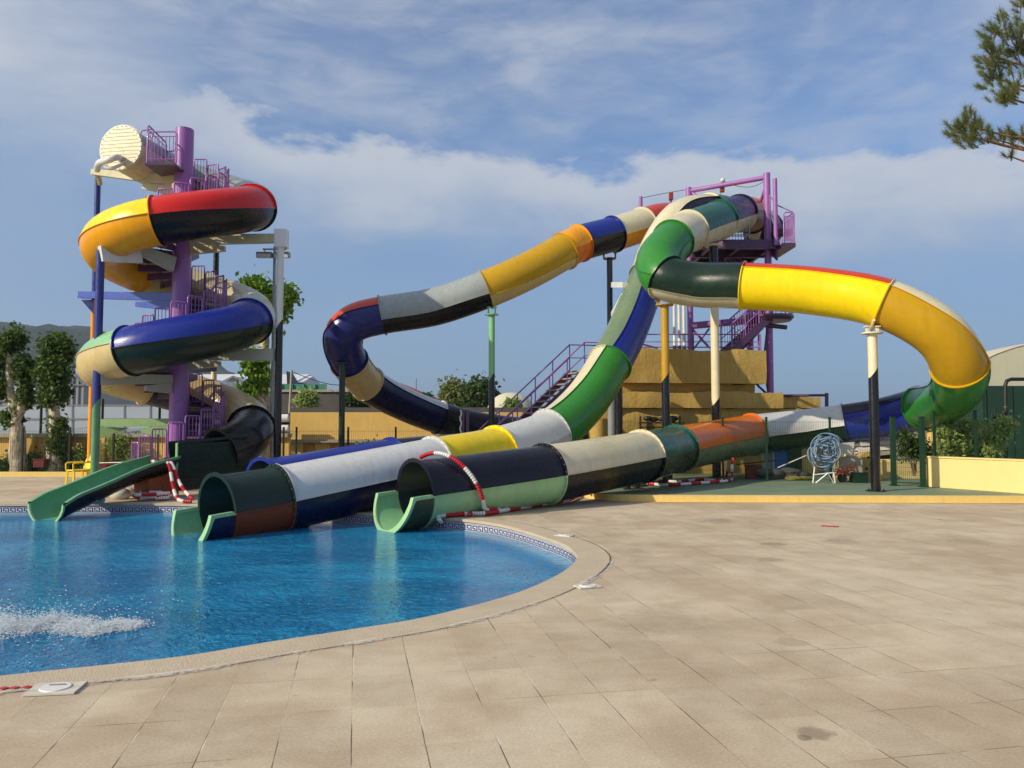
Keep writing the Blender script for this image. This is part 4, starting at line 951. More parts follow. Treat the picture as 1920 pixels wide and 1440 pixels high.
# roof railing
rt = thing('roof_railing', 'purple railing along the edge of the yellow block roof', 'railing', P(1200, 656, 27.3))
zr0 = zroof-.04
for a, b in ((1150, 1300), (1300, 1426)):
    p, q_ = P(a, 656, 27.3), P(b, 656, 27.3); p.z = q_.z = zr0; m = MB(); u = V((0, 0, 1))
    for hh in (.28, .34 if a < 1200 else .3, .5): pass
    zt_ = P(1200, 627, 27.3).z; zm = P(1200, 641, 27.3).z; zl_ = P(1200, 651, 27.3).z
    for z in (zt_, zm, zl_): m.cyl((p.x, 27.3, z), (q_.x, 27.3, z), .022 if z != zm else .014, n=8)
    n_ = 3
    for k in range(n_+1): x = p.x+(q_.x-p.x)*k/n_; m.cyl((x, 27.3, zr0), (x, 27.3, zt_), .028, n=8)
    obj('railing', m, M['purple'], rt, smooth=50)
m = MB(); m.cyl(P(1203, 645, 27.4), P(1233, 653, 27.2), .03, n=8); obj('brace', m, M['dpurple'], rt)
# three pale pipes
pp = thing('riser_pipes', 'three pale upright pipes on the block roof left of the tower column', 'pipes', P(1273, 655, 28.0))
for px in (1265, 1274, 1283):
    a, b = P(px, 648, 28.4), P(px, 470, 28.4); m = MB(); m.cyl((a.x, 28.4, a.z), (a.x, 28.4, b.z), .055, n=12); obj('pipe', m, M['pwhite'], pp, smooth=50)
    m = MB(); m.cyl((a.x, 28.4, zr0), (a.x, 28.4, a.z-.003), .07, n=12); obj('collar', m, M['dark'], pp, smooth=50)
# main stair
ms = thing('main_stair', 'open stair with pale treads and purple railings climbing to the block roof', 'staircase', P(880, 868, 25.2))
h_ = V((math.cos(.5), math.sin(.5), 0)); sdv = V((h_.y, -h_.x, 0))
SA = P(876, 869, 25.3); SA.z = 0.05; SB = P(1082, 699, 27.2)
flight(ms, SA, SB, .95, 18, 'tread', 'dpurple', 1.0, .34, 0, 6, ext=V((1.1, .25, 0)))
m = MB(); e0 = SB+V((0, 0, .05)); m.beam(e0, e0+V((1.6, .55, 0)), 1.0, .08); obj('top_landing', m, M['tread'], ms)
m = MB(); p = P(1138, 634, 27.3); m.tube([P(1120, 700, 27.3), P(1139, 636, 27.3), P(1152, 636, 27.3)], .03, 8); obj('end_post', m, M['purple'], ms, smooth=50)
gp = thing('gate_posts', 'dark purple barrier posts with a white chain at the foot of the main stair', 'barrier', P(874, 868, 24.7))
for px in (868, 877):
    a = P(px, 768, 24.7); m = MB(); m.box((a.x, 24.7, a.z/2), (.09, .09, a.z)); obj('post', m, M['dpurple'], gp, bevel=.01)
m = MB(); a = P(864, 770, 24.6)
for k in range(26): m.ball((a.x+.02*math.sin(k), 24.6, a.z-k*.05), .026, 6, 4, (1, 1, 1.25))
obj('chain', m, M['whitep'], gp, smooth=60)

# lamp post by the right spiral post
lp = thing('flood_light_post', 'thin grey post with two floodlights beside the right spiral post', 'lamp post', (P(511, 860, 23.5).x, 23.5, 0))
a = P(511, 866, 23.5); b = P(513, 462, 23.5); x = (a.x+b.x)/2
m = MB(); m.cyl((x, 23.5, 0), (x, 23.5, b.z), .07, .04, n=14); obj('post', m, M['galv'], lp, smooth=50)
c = P(513, 466, 23.5); m = MB(); m.cyl((x-.35, 23.5, c.z-.02), (x+.35, 23.5, c.z-.02), .025, n=8); obj('crossbar', m, M['galv'], lp, smooth=50)
for px in (496, 529):
    c = P(px, 478, 23.4); m = MB(); m.box(c, (.46, .2, .16)); m2 = MB(); m2.box(c+V((0, -.085, -.05)), (.40, .06, .12)); o = obj('floodlight', m, M['galv'], lp, bevel=.02); obj('lens', m2, M['lampglass'], o)
    m = MB(); m.cyl(c+V((0, .05, .07)), (x+(.3 if px > 511 else -.3), 23.5, P(513, 466, 23.5).z-.02), .02, n=6); obj('bracket', m, M['galv'], lp)
# ================================================================== TREES AND PLANTS
def leaf_mesh(cs, sizes, flat=.0, aspect=.62, seed=0):
    """one small folded face per leaf, random directions"""
    r = np.random.default_rng(seed); n = len(cs)
    a = r.normal(size=(n, 3)); a /= np.linalg.norm(a, axis=1)[:, None]
    b = r.normal(size=(n, 3)); b -= a*(a*b).sum(1)[:, None]; b /= np.linalg.norm(b, axis=1)[:, None]
    s = sizes[:, None]; nrm = np.cross(a, b)
    v = np.stack([cs-a*s, cs+b*s*aspect+nrm*s*.15, cs+a*s, cs-b*s*aspect+nrm*s*.15], 1).reshape(-1, 3)
    f = np.arange(n*4).reshape(-1, 4)
    me_v = v.tolist(); return (me_v, [], f.tolist())
def blob_pts(c, rad, n, r, shell_=.55):
    d = r.normal(size=(n, 3)); d /= np.linalg.norm(d, axis=1)[:, None]
    rr = (shell_+(1-shell_)*r.random(n))**.7
    return np.array(c)+d*rr[:, None]*np.array(rad)
def crown(c, rad, clumps, per, lsz, crad, seed, squash=1.0, shell_=.35):
    r = np.random.default_rng(seed); cc = blob_pts(c, rad, clumps, r, shell_); out = []
    for k in cc:
        rr = crad*(.6+.8*r.random()); out.append(k+r.normal(size=(per, 3))*rr*.5*np.array([1, 1, squash]))
    pts = np.concatenate(out); return pts, cc
def limb(m, p, q_, r0, r1, r, k=5, wob=.08):
    p, q_ = V(p), V(q_); L = (q_-p).length; pts = [p.lerp(q_, i/k)+(V((r.normal(), r.normal(), r.normal()))*wob*L*.3 if 0 < i < k else V((0, 0, 0))) for i in range(k+1)]
    pts = catmull(pts, 3); m.tube(pts, [r0+(r1-r0)*i/(len(pts)-1) for i in range(len(pts))], 9); return pts
def tree(name, label, cat, base, trunks, blobs, leafmat, barkmat, lsz, per, seed, grp=None, cl=.25):
    r = np.random.default_rng(seed); T = thing(name, label, cat, base, grp); m = MB()
    for seg in trunks: limb(m, *seg, r)
    obj('trunk', m, M[barkmat], T, smooth=60); allp = []; tw = MB()
    for (c, rad, ncl) in blobs:
        pts, cc = crown(c, tuple(k_*.84 for k_ in rad), ncl, per, lsz, cl, seed+len(allp)); allp.append(pts)
        for k in cc[::4]: tw.tube([V(c), V(c).lerp(V(k), .6)+V((0, 0, .03)), V(k)], [.02, .012, .006], 4)
    pts = np.concatenate(allp); o = leaf_mesh(pts, lsz*(.6+.7*r.random(len(pts))), seed=seed)
    obj('crown', o, M[leafmat], T, recalc=False)
    if tw.v: obj('twigs', tw, M[barkmat], T)
    return T
def bp(px, py, Y): return tuple(P(px, py, Y))
def rad(wpx, hpx, Y, dy=None): return (wpx/F*Y, dy or wpx/F*Y, hpx/F*Y)
Y = 28.3
base = P(36, 885, Y); base.z = 0
tree('plane_tree', 'pollarded plane tree with two pale limbs, leftmost by the low wall', 'tree', base,
    [(base, bp(33, 800, Y), .33, .24), (bp(33, 805, Y), bp(22, 740, Y), .2, .15), (bp(33, 805, Y), bp(42, 735, Y), .17, .14), (bp(22, 745, Y), bp(17, 665, Y), .14, .12), (bp(42, 740, Y), bp(36, 700, Y), .14, .09), (bp(20, 700, Y), bp(30, 650, Y), .1, .05)],
    [(bp(22, 640, Y), rad(19, 24, Y), 24), (bp(0, 680, Y), rad(12, 20, Y), 12), (bp(46, 692, Y), rad(12, 26, Y), 17), (bp(3, 725, Y), rad(12, 18, Y), 12), (bp(50, 730, Y), rad(6, 40, Y), 12), (bp(24, 783, Y), rad(12, 8, Y), 10), (bp(-25, 690, Y), rad(20, 40, Y), 26)], 'leaf', 'bark', .085, 80, 1, 'pollarded plane trees by the left wall')
base = P(105, 880, Y); base.z = 0
tree('plane_tree', 'pollarded plane tree with one dense oval crown, second from the left edge', 'tree', base,
    [(base, bp(104, 780, Y), .27, .2), (bp(104, 785, Y), bp(100, 700, Y), .19, .1)],
    [(bp(106, 660, Y), rad(26, 38, Y), 58), (bp(97, 700, Y), rad(28, 32, Y), 42), (bp(102, 738, Y), rad(24, 24, Y), 36), (bp(112, 825, Y), rad(10, 40, Y), 26)], 'leaf', 'bark', .085, 80, 2, 'pollarded plane trees by the left wall')
Y = 26.3; base = P(482, 875, Y); base.z = 0
tree('plane_tree', 'tall pale trunked plane tree behind the right post of the spiral slide', 'tree', base,
    [(base, bp(486, 740, Y), .24, .19), (bp(486, 745, Y), bp(492, 610, Y), .18, .15), (bp(492, 615, Y), bp(496, 560, Y), .13, .07), (bp(488, 640, Y), bp(470, 600, Y), .06, .03), (bp(492, 600, Y), bp(525, 565, Y), .07, .03)],
    [(bp(478, 548, Y), rad(26, 26, Y), 34), (bp(522, 560, Y), rad(28, 22, Y), 34), (bp(503, 582, Y), rad(32, 22, Y), 30), (bp(478, 690, Y), rad(16, 32, Y), 20), (bp(463, 745, Y), rad(20, 22, Y), 24), (bp(490, 720, Y), rad(10, 30, Y), 12)], 'leaf2', 'bark', .10, 55, 3, None, .3)
# round bush and trees far behind
def bush(name, label, cat, px, py, w_, h, Y, mat, seed, ncl=60, lsz=.09, per=60, grp=None, gz=None, cl=.25):
    c = P(px, py, Y); base = V((c.x, Y, gz if gz is not None else 0))
    return tree(name, label, cat, base, [(base, V((c.x, Y, c.z)), .08, .04)], [(tuple(c), rad(w_, h, Y), ncl)], mat, 'pinebark', lsz, per, seed, grp, cl)
bush('round_bush', 'round clipped bush on the bank above the tall yellow wall', 'bush', 576, 754, 20, 20, 38, 'bushleaf', 11, 70, .09, 60)
bush('dark_tree', 'dark leafy tree half hidden by the pole under the blue elbow', 'tree', 668, 748, 24, 22, 42, 'darkleaf', 12, 50, .12)
bush('willow_tree', 'drooping pale green willow far behind the dark looping tube', 'tree', 850, 745, 24, 36, 62, 'olive_leaf', 13, 70, .16, 60, cl=.6)
bush('dark_tree', 'broad dark tree far behind, left of the light green topped pole', 'tree', 903, 745, 30, 27, 60, 'darkleaf', 14, 110, .18, 60, cl=.6)
bush('small_bush', 'small green bush far behind the main stair railing', 'bush', 962, 762, 14, 12, 50, 'leaf2', 15, 30, .12)
bush('small_bush', 'low shrub at the top of the bank below the red roof', 'bush', 700, 762, 22, 10, 44, 'bushleaf', 16, 30, .12)
bush('small_bush', 'tiny shrub beside the far red tiled roof', 'bush', 800, 752, 16, 12, 70, 'leaf', 17, 30, .16)
# plants along the low wall
for i, (px, py, w_, h, mt, lab) in enumerate([(20, 872, 26, 10, 'darkleaf', 'low dark plants under the leftmost plane tree'), (110, 868, 30, 12, 'darkleaf', 'low dark plants round the second plane tree'), (155, 862, 12, 22, 'bushleaf', 'yellow green climber on the low wall left of the orange post'),
        (218, 840, 18, 30, 'bushleaf', 'yellow green climber on the low wall right of the green post'), (690, 845, 30, 14, 'bushleaf', 'thin yellow green climber behind the fence at the tall wall'), (60, 868, 14, 8, 'leaf', 'small leafy plant between the two plane trees'), (252, 862, 14, 18, 'bushleaf', 'olive shrub beside the purple column at the wall')]):
    bush('wall_plant', lab, 'plant', px, py, w_, h, 28.6, mt, 30+i, 26, .06, 45, 'plants along the yellow walls')
# shrub behind the bright yellow wall
def shrub(label, blobs, Y, mat, seed, gz):
    c = P(*blobs[0][:2], Y); r = np.random.default_rng(seed)
    T = tree('shrub', label, 'shrub', (c.x, Y, gz), [((c.x, Y, gz), tuple(P(b[0], b[1], Y)), .04, .015) for b in blobs], [(bp(b[0], b[1], Y), rad(b[2], b[3], Y, .35), b[4]) for b in blobs], mat, 'pinebark', .055, 38, seed, 'shrubs behind the right wall', .2); return T
shrub('light leaved shrub spilling over the bright yellow wall at right', [(1795, 835, 38, 28, 60), (1780, 812, 26, 16, 24), (1815, 800, 26, 12, 16), (1830, 840, 18, 22, 20)], 22.1, 'bushleaf', 51, .3)
shrub('arching shrub branch reaching right towards the green tent', [(1862, 828, 18, 26, 30), (1880, 800, 22, 10, 20), (1850, 845, 18, 18, 20)], 21.8, 'bushleaf', 52, .3)
shrub('loose dark shrub seen above the gate under the blue tube', [(1712, 842, 28, 20, 26), (1700, 822, 18, 10, 8), (1725, 850, 20, 14, 14)], 22.9, 'darkleaf', 53, .3)

# pine reaching in at the top right
def pine():
    Y = 15.0; r = np.random.default_rng(77); base = V((13.2, 15.3, .0))
    T = thing('pine_tree', 'pine tree reaching into the top right corner', 'tree', base)
    m = MB(); limb(m, base, (12.7, 15.1, 6.0), .26, .2, r, wob=.03); limb(m, (12.7, 15.1, 6.0), (12.9, 15.2, 11.8), .2, .07, r, wob=.03); tips = []
    blobs = [(1870, 60, 34, 34, 32), (1905, 90, 30, 45, 36), (1858, 105, 22, 26, 24), (1860, 145, 22, 22, 24), (1905, 165, 28, 28, 32), (1880, 180, 22, 16, 14), (1915, 10, 16, 30, 14), (1806, 232, 22, 30, 34), (1822, 256, 22, 22, 26), (1850, 262, 16, 14, 7), (1870, 262, 20, 16, 8), (1912, 258, 20, 24, 22), (1890, 292, 14, 8, 3),
             (1960, 60, 50, 70, 50), (2010, 180, 60, 60, 50), (2080, 40, 70, 60, 50), (1990, -60, 70, 50, 40), (2120, 140, 60, 50, 40), (1980, 262, 40, 26, 26), (2100, -90, 60, 50, 40)]
    nv = []; nf = []; tw = MB()
    for (px, py, wx, hy, n) in blobs:
        c = P(px, py, Y+.3*r.normal()); src = P(min(px+150, 2020) if px < 1990 else 2030, py+30, Y); tw.tube(catmull([src, src.lerp(c, .5)+V((0, 0, -.06)), c], 4), [.035]*3+[.02]*4+[.012]*2, 5)
        for k in range(n):
            d = r.normal(size=3); d /= np.linalg.norm(d); q_ = np.array(c)+d*np.array([wx/100, .45, hy/100])*(r.random()**.6)
            a = (q_-np.array(c)); a = a/(np.linalg.norm(a)+1e-6); a = a*.5+np.array([-.35, 0, .75]); a /= np.linalg.norm(a)
            if k % 2 == 0: tw.tube([c, (V(q_)+c)/2+V((0, 0, -.02)), V(q_)], [.012, .008, .005], 4)
            for j in range(95):
                e = a*1.0+r.normal(size=3)*.55; e /= np.linalg.norm(e); L = .10+.07*r.random(); sdd = np.cross(e, r.normal(size=3)); sdd = sdd/np.linalg.norm(sdd)*.0032
                o = q_+a*(r.random()-.5)*.16; b = len(nv); nv += [o-sdd, o+sdd, o+e*L]; nf.append((b, b+1, b+2))
    obj('trunk', m, M['pinebark'], T, smooth=60)
    for yb, xb_ in ((2.9, 12.85), (7.2, 12.6), (8.6, 12.7), (9.6, 12.8)): limb(tw, (xb_, 15.1, yb+2), (10.9+r.random()*.6, 15.0, yb+2.3), .07, .03, r)
    obj('branches', tw, M['pinebark'], T); obj('needles', ([tuple(v) for v in nv], [], nf), M['pine'], T, recalc=False)
pine()

# ================================================================== BACKGROUND BUILDINGS
def greenhouse(label, px0, px1, yeave, yridge, ybase, Y, depth, ribs=8, wallmat='greenhouse', name='greenhouse', apex=.5, doors=0, grp='greenhouses behind the wall'):
    a, b = P(px0, yeave, Y), P(px1, yeave, Y); zr = P((px0+px1)/2, yridge, Y).z; zb = min(P(px0, ybase, Y).z, 0.3); ze = a.z; xm = a.x+(b.x-a.x)*apex
    T = thing(name, label, 'greenhouse', ((a.x+b.x)/2, Y, zb), grp)
    m = MB(); m.add([(a.x, Y, zb), (b.x, Y, zb), (b.x, Y, ze), (xm, Y, zr), (a.x, Y, ze)], [(0, 1, 2, 3, 4)]); m.add([(a.x, Y, zb), (a.x, Y+depth, zb), (a.x, Y+depth, ze), (a.x, Y, ze)], [(0, 1, 2, 3)]); m.add([(b.x, Y, zb), (b.x, Y+depth, zb), (b.x, Y+depth, ze), (b.x, Y, ze)], [(0, 1, 2, 3)])
    m.add([(a.x, Y+depth, zb), (b.x, Y+depth, zb), (b.x, Y+depth, ze), (xm, Y+depth, zr), (a.x, Y+depth, ze)], [(0, 1, 2, 3, 4)]); obj('wall', m, M[wallmat], T)
    m = MB(); o = .12
    m.add([(a.x-o, Y-o, ze-.05), (a.x-o, Y+depth, ze-.05), (xm, Y+depth, zr+.03), (xm, Y-o, zr+.03)], [(0, 1, 2, 3)]); m.add([(b.x+o, Y-o, ze-.05), (b.x+o, Y+depth, ze-.05), (xm, Y+depth, zr+.03), (xm, Y-o, zr+.03)], [(0, 1, 2, 3)]); obj('roof', m, M['steelwhite'], T)
    m = MB()
    for k in range(ribs+1):
        x = a.x+(b.x-a.x)*k/ribs; z = ze+(zr-ze)*(1-abs(x-xm)/((b.x-a.x)*max(apex, 1-apex)*1.0)); m.box((x, Y-.05, (zb+z)/2), (.06, .05, max(.1, z-zb)))
    m.beam((a.x, Y-.08, ze), (b.x, Y-.08, ze), .05, .08); m.beam((a.x-o, Y-.13, ze), (xm, Y-.13, zr), .06, .12); m.beam((b.x+o, Y-.13, ze), (xm, Y-.13, zr), .06, .12); obj('frame', m, M['gframe'], T)
    if doors:
        for k in range(doors): m = MB(); x = a.x+(b.x-a.x)*(.3+.4*k/max(1, doors-1) if doors > 1 else .5); m.box((x, Y-.1, zb+1.2+.3), (1.3, .04, 1.6)); obj('door_opening', m, M['dark'], T)
    return T
# long white sheds
def shed(label, px0, px1, y0, y1, ylow, Y, depth, mroof='steelwhite', mwall='greenhouse', ridge_=None, name='shed', slope=True):
    a, b = P(px0, y1, Y), P(px1, y1, Y); zt = P(px0, y0, Y).z+.0; zb = 0
    T = thing(name, label, 'shed', ((a.x+b.x)/2, Y, 0), 'sheds behind the greenhouses')
    m = MB(); m.bbox((a.x, Y, zb), (b.x, Y+depth*2, a.z)); obj('wall', m, M[mwall], T)
    m = MB(); m.prism([(Y-.3, a.z+.002), (Y+depth, zt), (Y+depth*2+.3, a.z+.002)], a.x-.3, b.x+.3, 'x'); obj('roof', m, M[mroof], T); return T
shed('long white roofed shed behind the plane tree and spiral posts', 330, 542, 693, 720, 740, 90, 8)
shed('grey roofed shed at the foot of the hill left of the orange post', 128, 290, 698, 706, 760, 75, 10)
shed('white sheet shed between the second plane tree and the spiral slide', 120, 330, 716, 738, 770, 60, 7)
shed('small dark gabled shed right of the long white roof', 548, 562, 700, 718, 730, 92, 5, mwall='dark')
t = [o for o in C.objects if o.get('label', '').startswith('long white roofed')][0]
m = MB(); a = P(542, 720, 89.6); b = P(572, 720, 89.6); z = P(557, 696, 89.6).z; m.prism([(a.x-.2, a.z), (b.x-1.2, a.z), ((a.x+b.x)/2-1.2, z)], 89.5, 92); obj('gable', m, M['dark'], t)
greenhouse('gabled greenhouse directly right of the purple column', 342, 402, 738, 708, 780, 48, 10, 6, doors=1)
greenhouse('second gabled greenhouse with dark door openings, just left of the plane tree', 398, 478, 728, 706, 790, 54, 10, 7, doors=2)
greenhouse('greenhouse gable behind the two left plane trees', -60, 60, 752, 722, 800, 50, 10, 8)
greenhouse('pale greenhouse end wall right of the second plane tree', 118, 158, 722, 700, 790, 46, 9, 4)
greenhouse('low greenhouse between the left plane trees', 44, 118, 745, 728, 800, 52, 9, 6)
# near sloping grey sheets right behind the low wall
t = thing('sloping_roof', 'grey sheet lean-to roof right behind the low yellow wall', 'roof', (-18, 32, 0))
a, b = P(-60, 818, 30.4), P(330, 818, 30.4); c, d = P(-60, 762, 35), P(330, 762, 35)
m = MB(); m.add([a, b, d, c], [(0, 1, 2, 3)]); m.add([a-V((0, 0, .08)), b-V((0, 0, .08)), d-V((0, 0, .08)), c-V((0, 0, .08))], [(0, 1, 2, 3)]); obj('sheet', m, M['greenhouse'], t)
m = MB()
for k in range(9): f = k/8; m.beam(a.lerp(b, f)+V((0, 0, .03)), c.lerp(d, f)+V((0, 0, .03)), .04, .04)
for g_ in (.0, .5, 1): m.beam(a.lerp(c, g_)+V((0, 0, .05)), b.lerp(d, g_)+V((0, 0, .05)), .06, .06)
obj('rafter_frame', m, M['gframe'], t)
m = MB(); m.bbox((a.x, 35.02, 0), (b.x, 35.2, c.z)); obj('back_wall', m, M['greenhouse'], t)
for px in (78, 193, 300):
    a = P(px, 748, 30.8); t2 = tag(obj('light_mast', MB().cyl((a.x, 30.8, 0), (a.x, 30.8, a.z), .05, n=8), M['dark']), {78: 'dark slim mast above the low wall between the plane trees', 193: 'dark slim mast above the low wall right of the green post', 300: 'dark slim mast above the low wall left of the purple column'}[px], 'mast', 'slim masts behind the low wall')
# dark bank wall, netting, red roof, hut
t = thing('bank_wall', 'dark grey block wall behind the tall yellow wall', 'wall', (-8, 42, 0))
m = MB(); a, b = P(470, 735, 42), P(660, 737, 42); m.bbox((a.x, 42, 0), (b.x, 42.3, a.z)); obj('wall_body', m, M['darkwall'], t)
m = MB(); m.bbox((a.x, 41.9, a.z), (b.x, 42.4, a.z+.12)); obj('coping_slab', m, M['concrete'], t)
t = thing('bank_wall', 'low dark wall running on behind the tall yellow wall to the stair', 'wall', (-3, 36, 0))
m = MB(); a, b = P(545, 764, 36), P(1010, 768, 36); m.bbox((a.x, 36, 0), (b.x, 36.4, a.z)); obj('wall_body', m, M['darkwall'], t)
t = thing('net_screen', 'green netting screen above the dark grey wall', 'screen', P(575, 735, 50)*1); a, b = P(527, 720, 50), P(612, 718, 50); zb = P(570, 740, 50).z
m = MB(); m.bbox((a.x, 50, zb-1.5), (b.x, 50.04, a.z)); obj('net', m, M['netgreen'], t); m = MB()
for k in range(5): x = a.x+(b.x-a.x)*k/4; m = MB(); m.box((x, 49.93, (a.z)/2), (.08, .08, a.z)); obj('post', m, M['gframe'], t)
t = thing('far_house', 'far house with a sloping red tiled roof above the looping tube', 'house', P(790, 760, 80)*1)
a, b = P(750, 718, 80), P(850, 760, 80); c = P(690, 760, 80)
m = MB(); m.prism([(a.x, a.z), (b.x, b.z), (c.x-6, b.z)], 80, 90); obj('roof', m, M['roofred'], t); m = MB(); m.bbox((c.x-4, 80.4, 0), (b.x-2, 89, b.z)); obj('wall', m, M['stucco2'], t)
m = MB(); p = P(778, 712, 80); m.cyl((p.x, 81, p.z-2), (p.x, 81, p.z+.2), .05, n=6); obj('aerial', m, M['gframe'], t)
t = thing('round_hut', 'pale domed hut far behind the main stair railings', 'hut', P(955, 770, 56)*1); c = P(958, 765, 56)
m = MB(); m.ball((c.x, 56, c.z-.4), 1.5, 24, 12, (1.15, 1.0, 1.0)); obj('dome', m, M['tent'], t, smooth=60); m = MB(); m.cyl((c.x, 56, 0), (c.x, 56, c.z-.4), 1.66, n=24); obj('base', m, M['tent'], t, smooth=40)
t = thing('utility_pole', 'leaning grey utility pole with wires behind the right spiral post', 'pole', (P(540, 800, 40).x, 40, 0))
m = MB(); a = P(540, 800, 40); a.z = 0; m.cyl(a, P(547, 694, 40), .09, .06, n=8); obj('shaft', m, M['concrete'], t, smooth=50)
m = MB(); m.tube(catmull([P(547, 697, 40), P(600, 716, 42), P(642, 722, 44), P(720, 716, 48)], 5), .02, 5); obj('wire', m, M['dark'], t)
# pipes and sheets left of the tall wall
t = thing('white_tank', 'white horizontal tank behind the floodlight post', 'tank', P(515, 800, 31.5)*1)
for py in (784, 804): m = MB(); m.cyl(P(488, py, 31.6), P(541, py, 31.6), .16, n=14); obj('cylinder', m, M['steelwhite'], t, smooth=50)
m = MB(); m.bbox(P(488, 815, 31.8), P(544, 775, 31.95)); obj('backing', m, M['dark'], t)

# tent hall on the right
t = thing('tent_hall', 'large pale domed tent with dark green canvas wall at the right edge', 'tent', (20, 27, .0))
YT = 27.5; arc = catmull([P(*p, YT) for p in [(1840, 735), (1843, 696), (1852, 672), (1880, 659), (1920, 647), (2000, 632), (2100, 626), (2250, 640), (2400, 700), (2430, 735)]], 5)
n = len(arc); m = MB(); vs = [(p.x, YT-.05, p.z) for p in arc]+[(p.x, YT+2, p.z) for p in arc]; m.add(vs, [(i, i+1, n+i+1, n+i) for i in range(n-1)])
ev = P(1850, 724, YT).z
vs2 = [(p.x, YT-.02, p.z) for p in arc]; m.add(vs2+[(arc[-1].x, YT-.02, arc[-1].z)], [tuple(range(n))]); obj('roof', m, M['tent'], t, smooth=40)
m = MB(); m.bbox((arc[0].x-.1, YT-.2, 0), (arc[-1].x, YT-.06, ev)); m.bbox((arc[0].x-.1, YT-.06, 0), (arc[0].x+.05, YT+2, ev)); obj('canvas_wall', m, M['tentwall'], t)
m = MB()
for i in range(14): x = arc[0].x+i*.9; m.cyl((x, YT-.22, .1), (x, YT-.22, ev), .03, n=6)
obj('tie_seams', m, M['pdgreen'], t)
t = thing('pipe_frame', 'black bent pipe frame standing in front of the green tent', 'frame', (P(1886, 860, 23.5).x, 23.5, .13))
m = MB(); a = P(1885, 860, 23.5); a.z = .13; m.tube([a, P(1885, 722, 23.5), P(1888, 714, 23.5), P(1896, 711, 23.5), P(1990, 711, 23.5)], .055, 10); obj('top_pipe', m, M['dark'], t, smooth=50)
m = MB(); a = P(1975, 860, 23.5); a.z = .13; m.cyl(a, P(1975, 711, 23.5), .055, n=10); obj('post', m, M['dark'], t, smooth=50)
t = thing('dark_post', 'short dark post behind the yellow wall', 'post', (P(1865, 860, 24).x, 24, .13)); a = P(1865, 765, 24)
m = MB(); m.cyl((a.x, 24, .13), (a.x, 24, a.z), .07, n=10); obj('shaft', m, M['pdgreen'], t, smooth=50)
panel(1752, 1765, 795, 858, 23.0, 'concrete', 'concrete_pillar', 'grey concrete pillar behind the shrub at the gate', 'pillar', .3, edge='kerb')

# ================================================================== SMALL THINGS
def chair():
    c = G(146, 909); c = V((c.x, c.y, 0)); R = Matrix.Rotation(math.radians(52), 3, 'Z')
    T = thing('plastic_chair', 'yellow plastic armchair on the deck left of the green post', 'chair', c); W_ = lambda x, y, z: c+R@V((x, y, z))
    m = MB(); m.box(W_(0, 0, .43), (.46, .46, .035), mat=R); obj('seat', m, M['chair'], T, bevel=.01)
    for x in (-.21, .21):
        for y in (-.21, .21):
            m = MB(); m.beam(W_(x*1.12, y*1.12, 0), W_(x, y, .42), .05, .05); obj('leg', m, M['chair'], T)
    m = MB(); pts = []
    N = 10; front = []; 
    for k in range(N+1):
        a = math.pi*k/N; front.append((.22*math.cos(a), .66+.22*math.sin(a)))
    outl = [(.22, .46)]+front+[(-.22, .46)]
    vs = [W_(.22+(z-.43)*.28, y, z) for y, z in outl]+[W_(.25+(z-.43)*.28, y, z) for y, z in outl]; n = len(outl)
    m.add(vs, [tuple(range(n)), tuple(range(2*n-1, n-1, -1))]+[(i, (i+1) % n, (i+1) % n+n, i+n) for i in range(n)]); brst = obj('backrest', m, M['chair'], T)
    # small red and white oval mark on the back of the rest, both sides
    for off, dx in ((.210, -.004), (.262, .004)):
        for r0, mt, e in ((.07, 'whitep', 0), (.055, 'redp', 1)):
            m = MB(); z0 = .68; vs = [W_(off+dx*(1+e)+(z0+.6*r0*math.sin(a)-.43)*.28, r0*1.3*math.cos(a), z0+.6*r0*math.sin(a)) for a in [2*math.pi*i/20 for i in range(20)]]
            m.add(vs, [tuple(range(20))]); obj('printed_mark', m, M[mt], brst)
    for y in (-.24, .24):
        m = MB(); m.tube([W_(-.24, y, .42), W_(-.25, y, .62), W_(-.2, y, .65), W_(.22, y, .66), W_(.27, y, .62)], .022, 8); obj('armrest', m, M['chair'], T, smooth=50)
chair()
def crate(px0, px1, y0, y1, Y, mat, label, cat='crate', dep=.4, z0=None):
    a, b = P(px0, y1, Y), P(px1, y0, Y); z0 = a.z if z0 is None else z0; T = thing('crate', label, cat, ((a.x+b.x)/2, Y, z0)); w_ = b.x-a.x; cx = (a.x+b.x)/2
    m = MB(); m.box((cx, Y, z0+.015), (w_, dep, .03)); obj('bottom', m, M[mat], T)
    for nm, c, s_3 in (('side', (cx, Y-dep/2+.015, (z0+b.z)/2+.01), (w_, .03, b.z-z0-.03)), ('side', (cx, Y+dep/2-.015, (z0+b.z)/2+.01), (w_, .03, b.z-z0-.03)), ('side', (a.x+.015, Y, (z0+b.z)/2+.01), (.03, dep-.064, b.z-z0-.03)), ('side', (b.x-.015, Y, (z0+b.z)/2+.01), (.03, dep-.064, b.z-z0-.03))):
        m = MB(); m.box(c, s_3); obj(nm, m, M[mat], T)
    m = MB(); zr = b.z+.0
    for yy in (Y-dep/2, Y+dep/2): m.beam((a.x-.02, yy, zr), (b.x+.02, yy, zr), .04, .03)
    for xx in (a.x, b.x): m.beam((xx, Y-dep/2, zr+.001), (xx, Y+dep/2, zr+.001), .035, .03)
    obj('rim', m, M[mat], T); return T
crate(185, 206, 872, 886, 26.8, 'maroon', 'maroon tub beyond the green post at the left wall', 'tub', .5, 0)
crate(70, 90, 861, 870, 28.0, 'maroon', 'dark red tub between the two left plane trees', 'tub', .5, .3)
crate(1400, 1425, 873, 897, 24.2, 'maroon', 'dark red crate behind the fence under the orange and grey tube', 'crate', .4, .13)
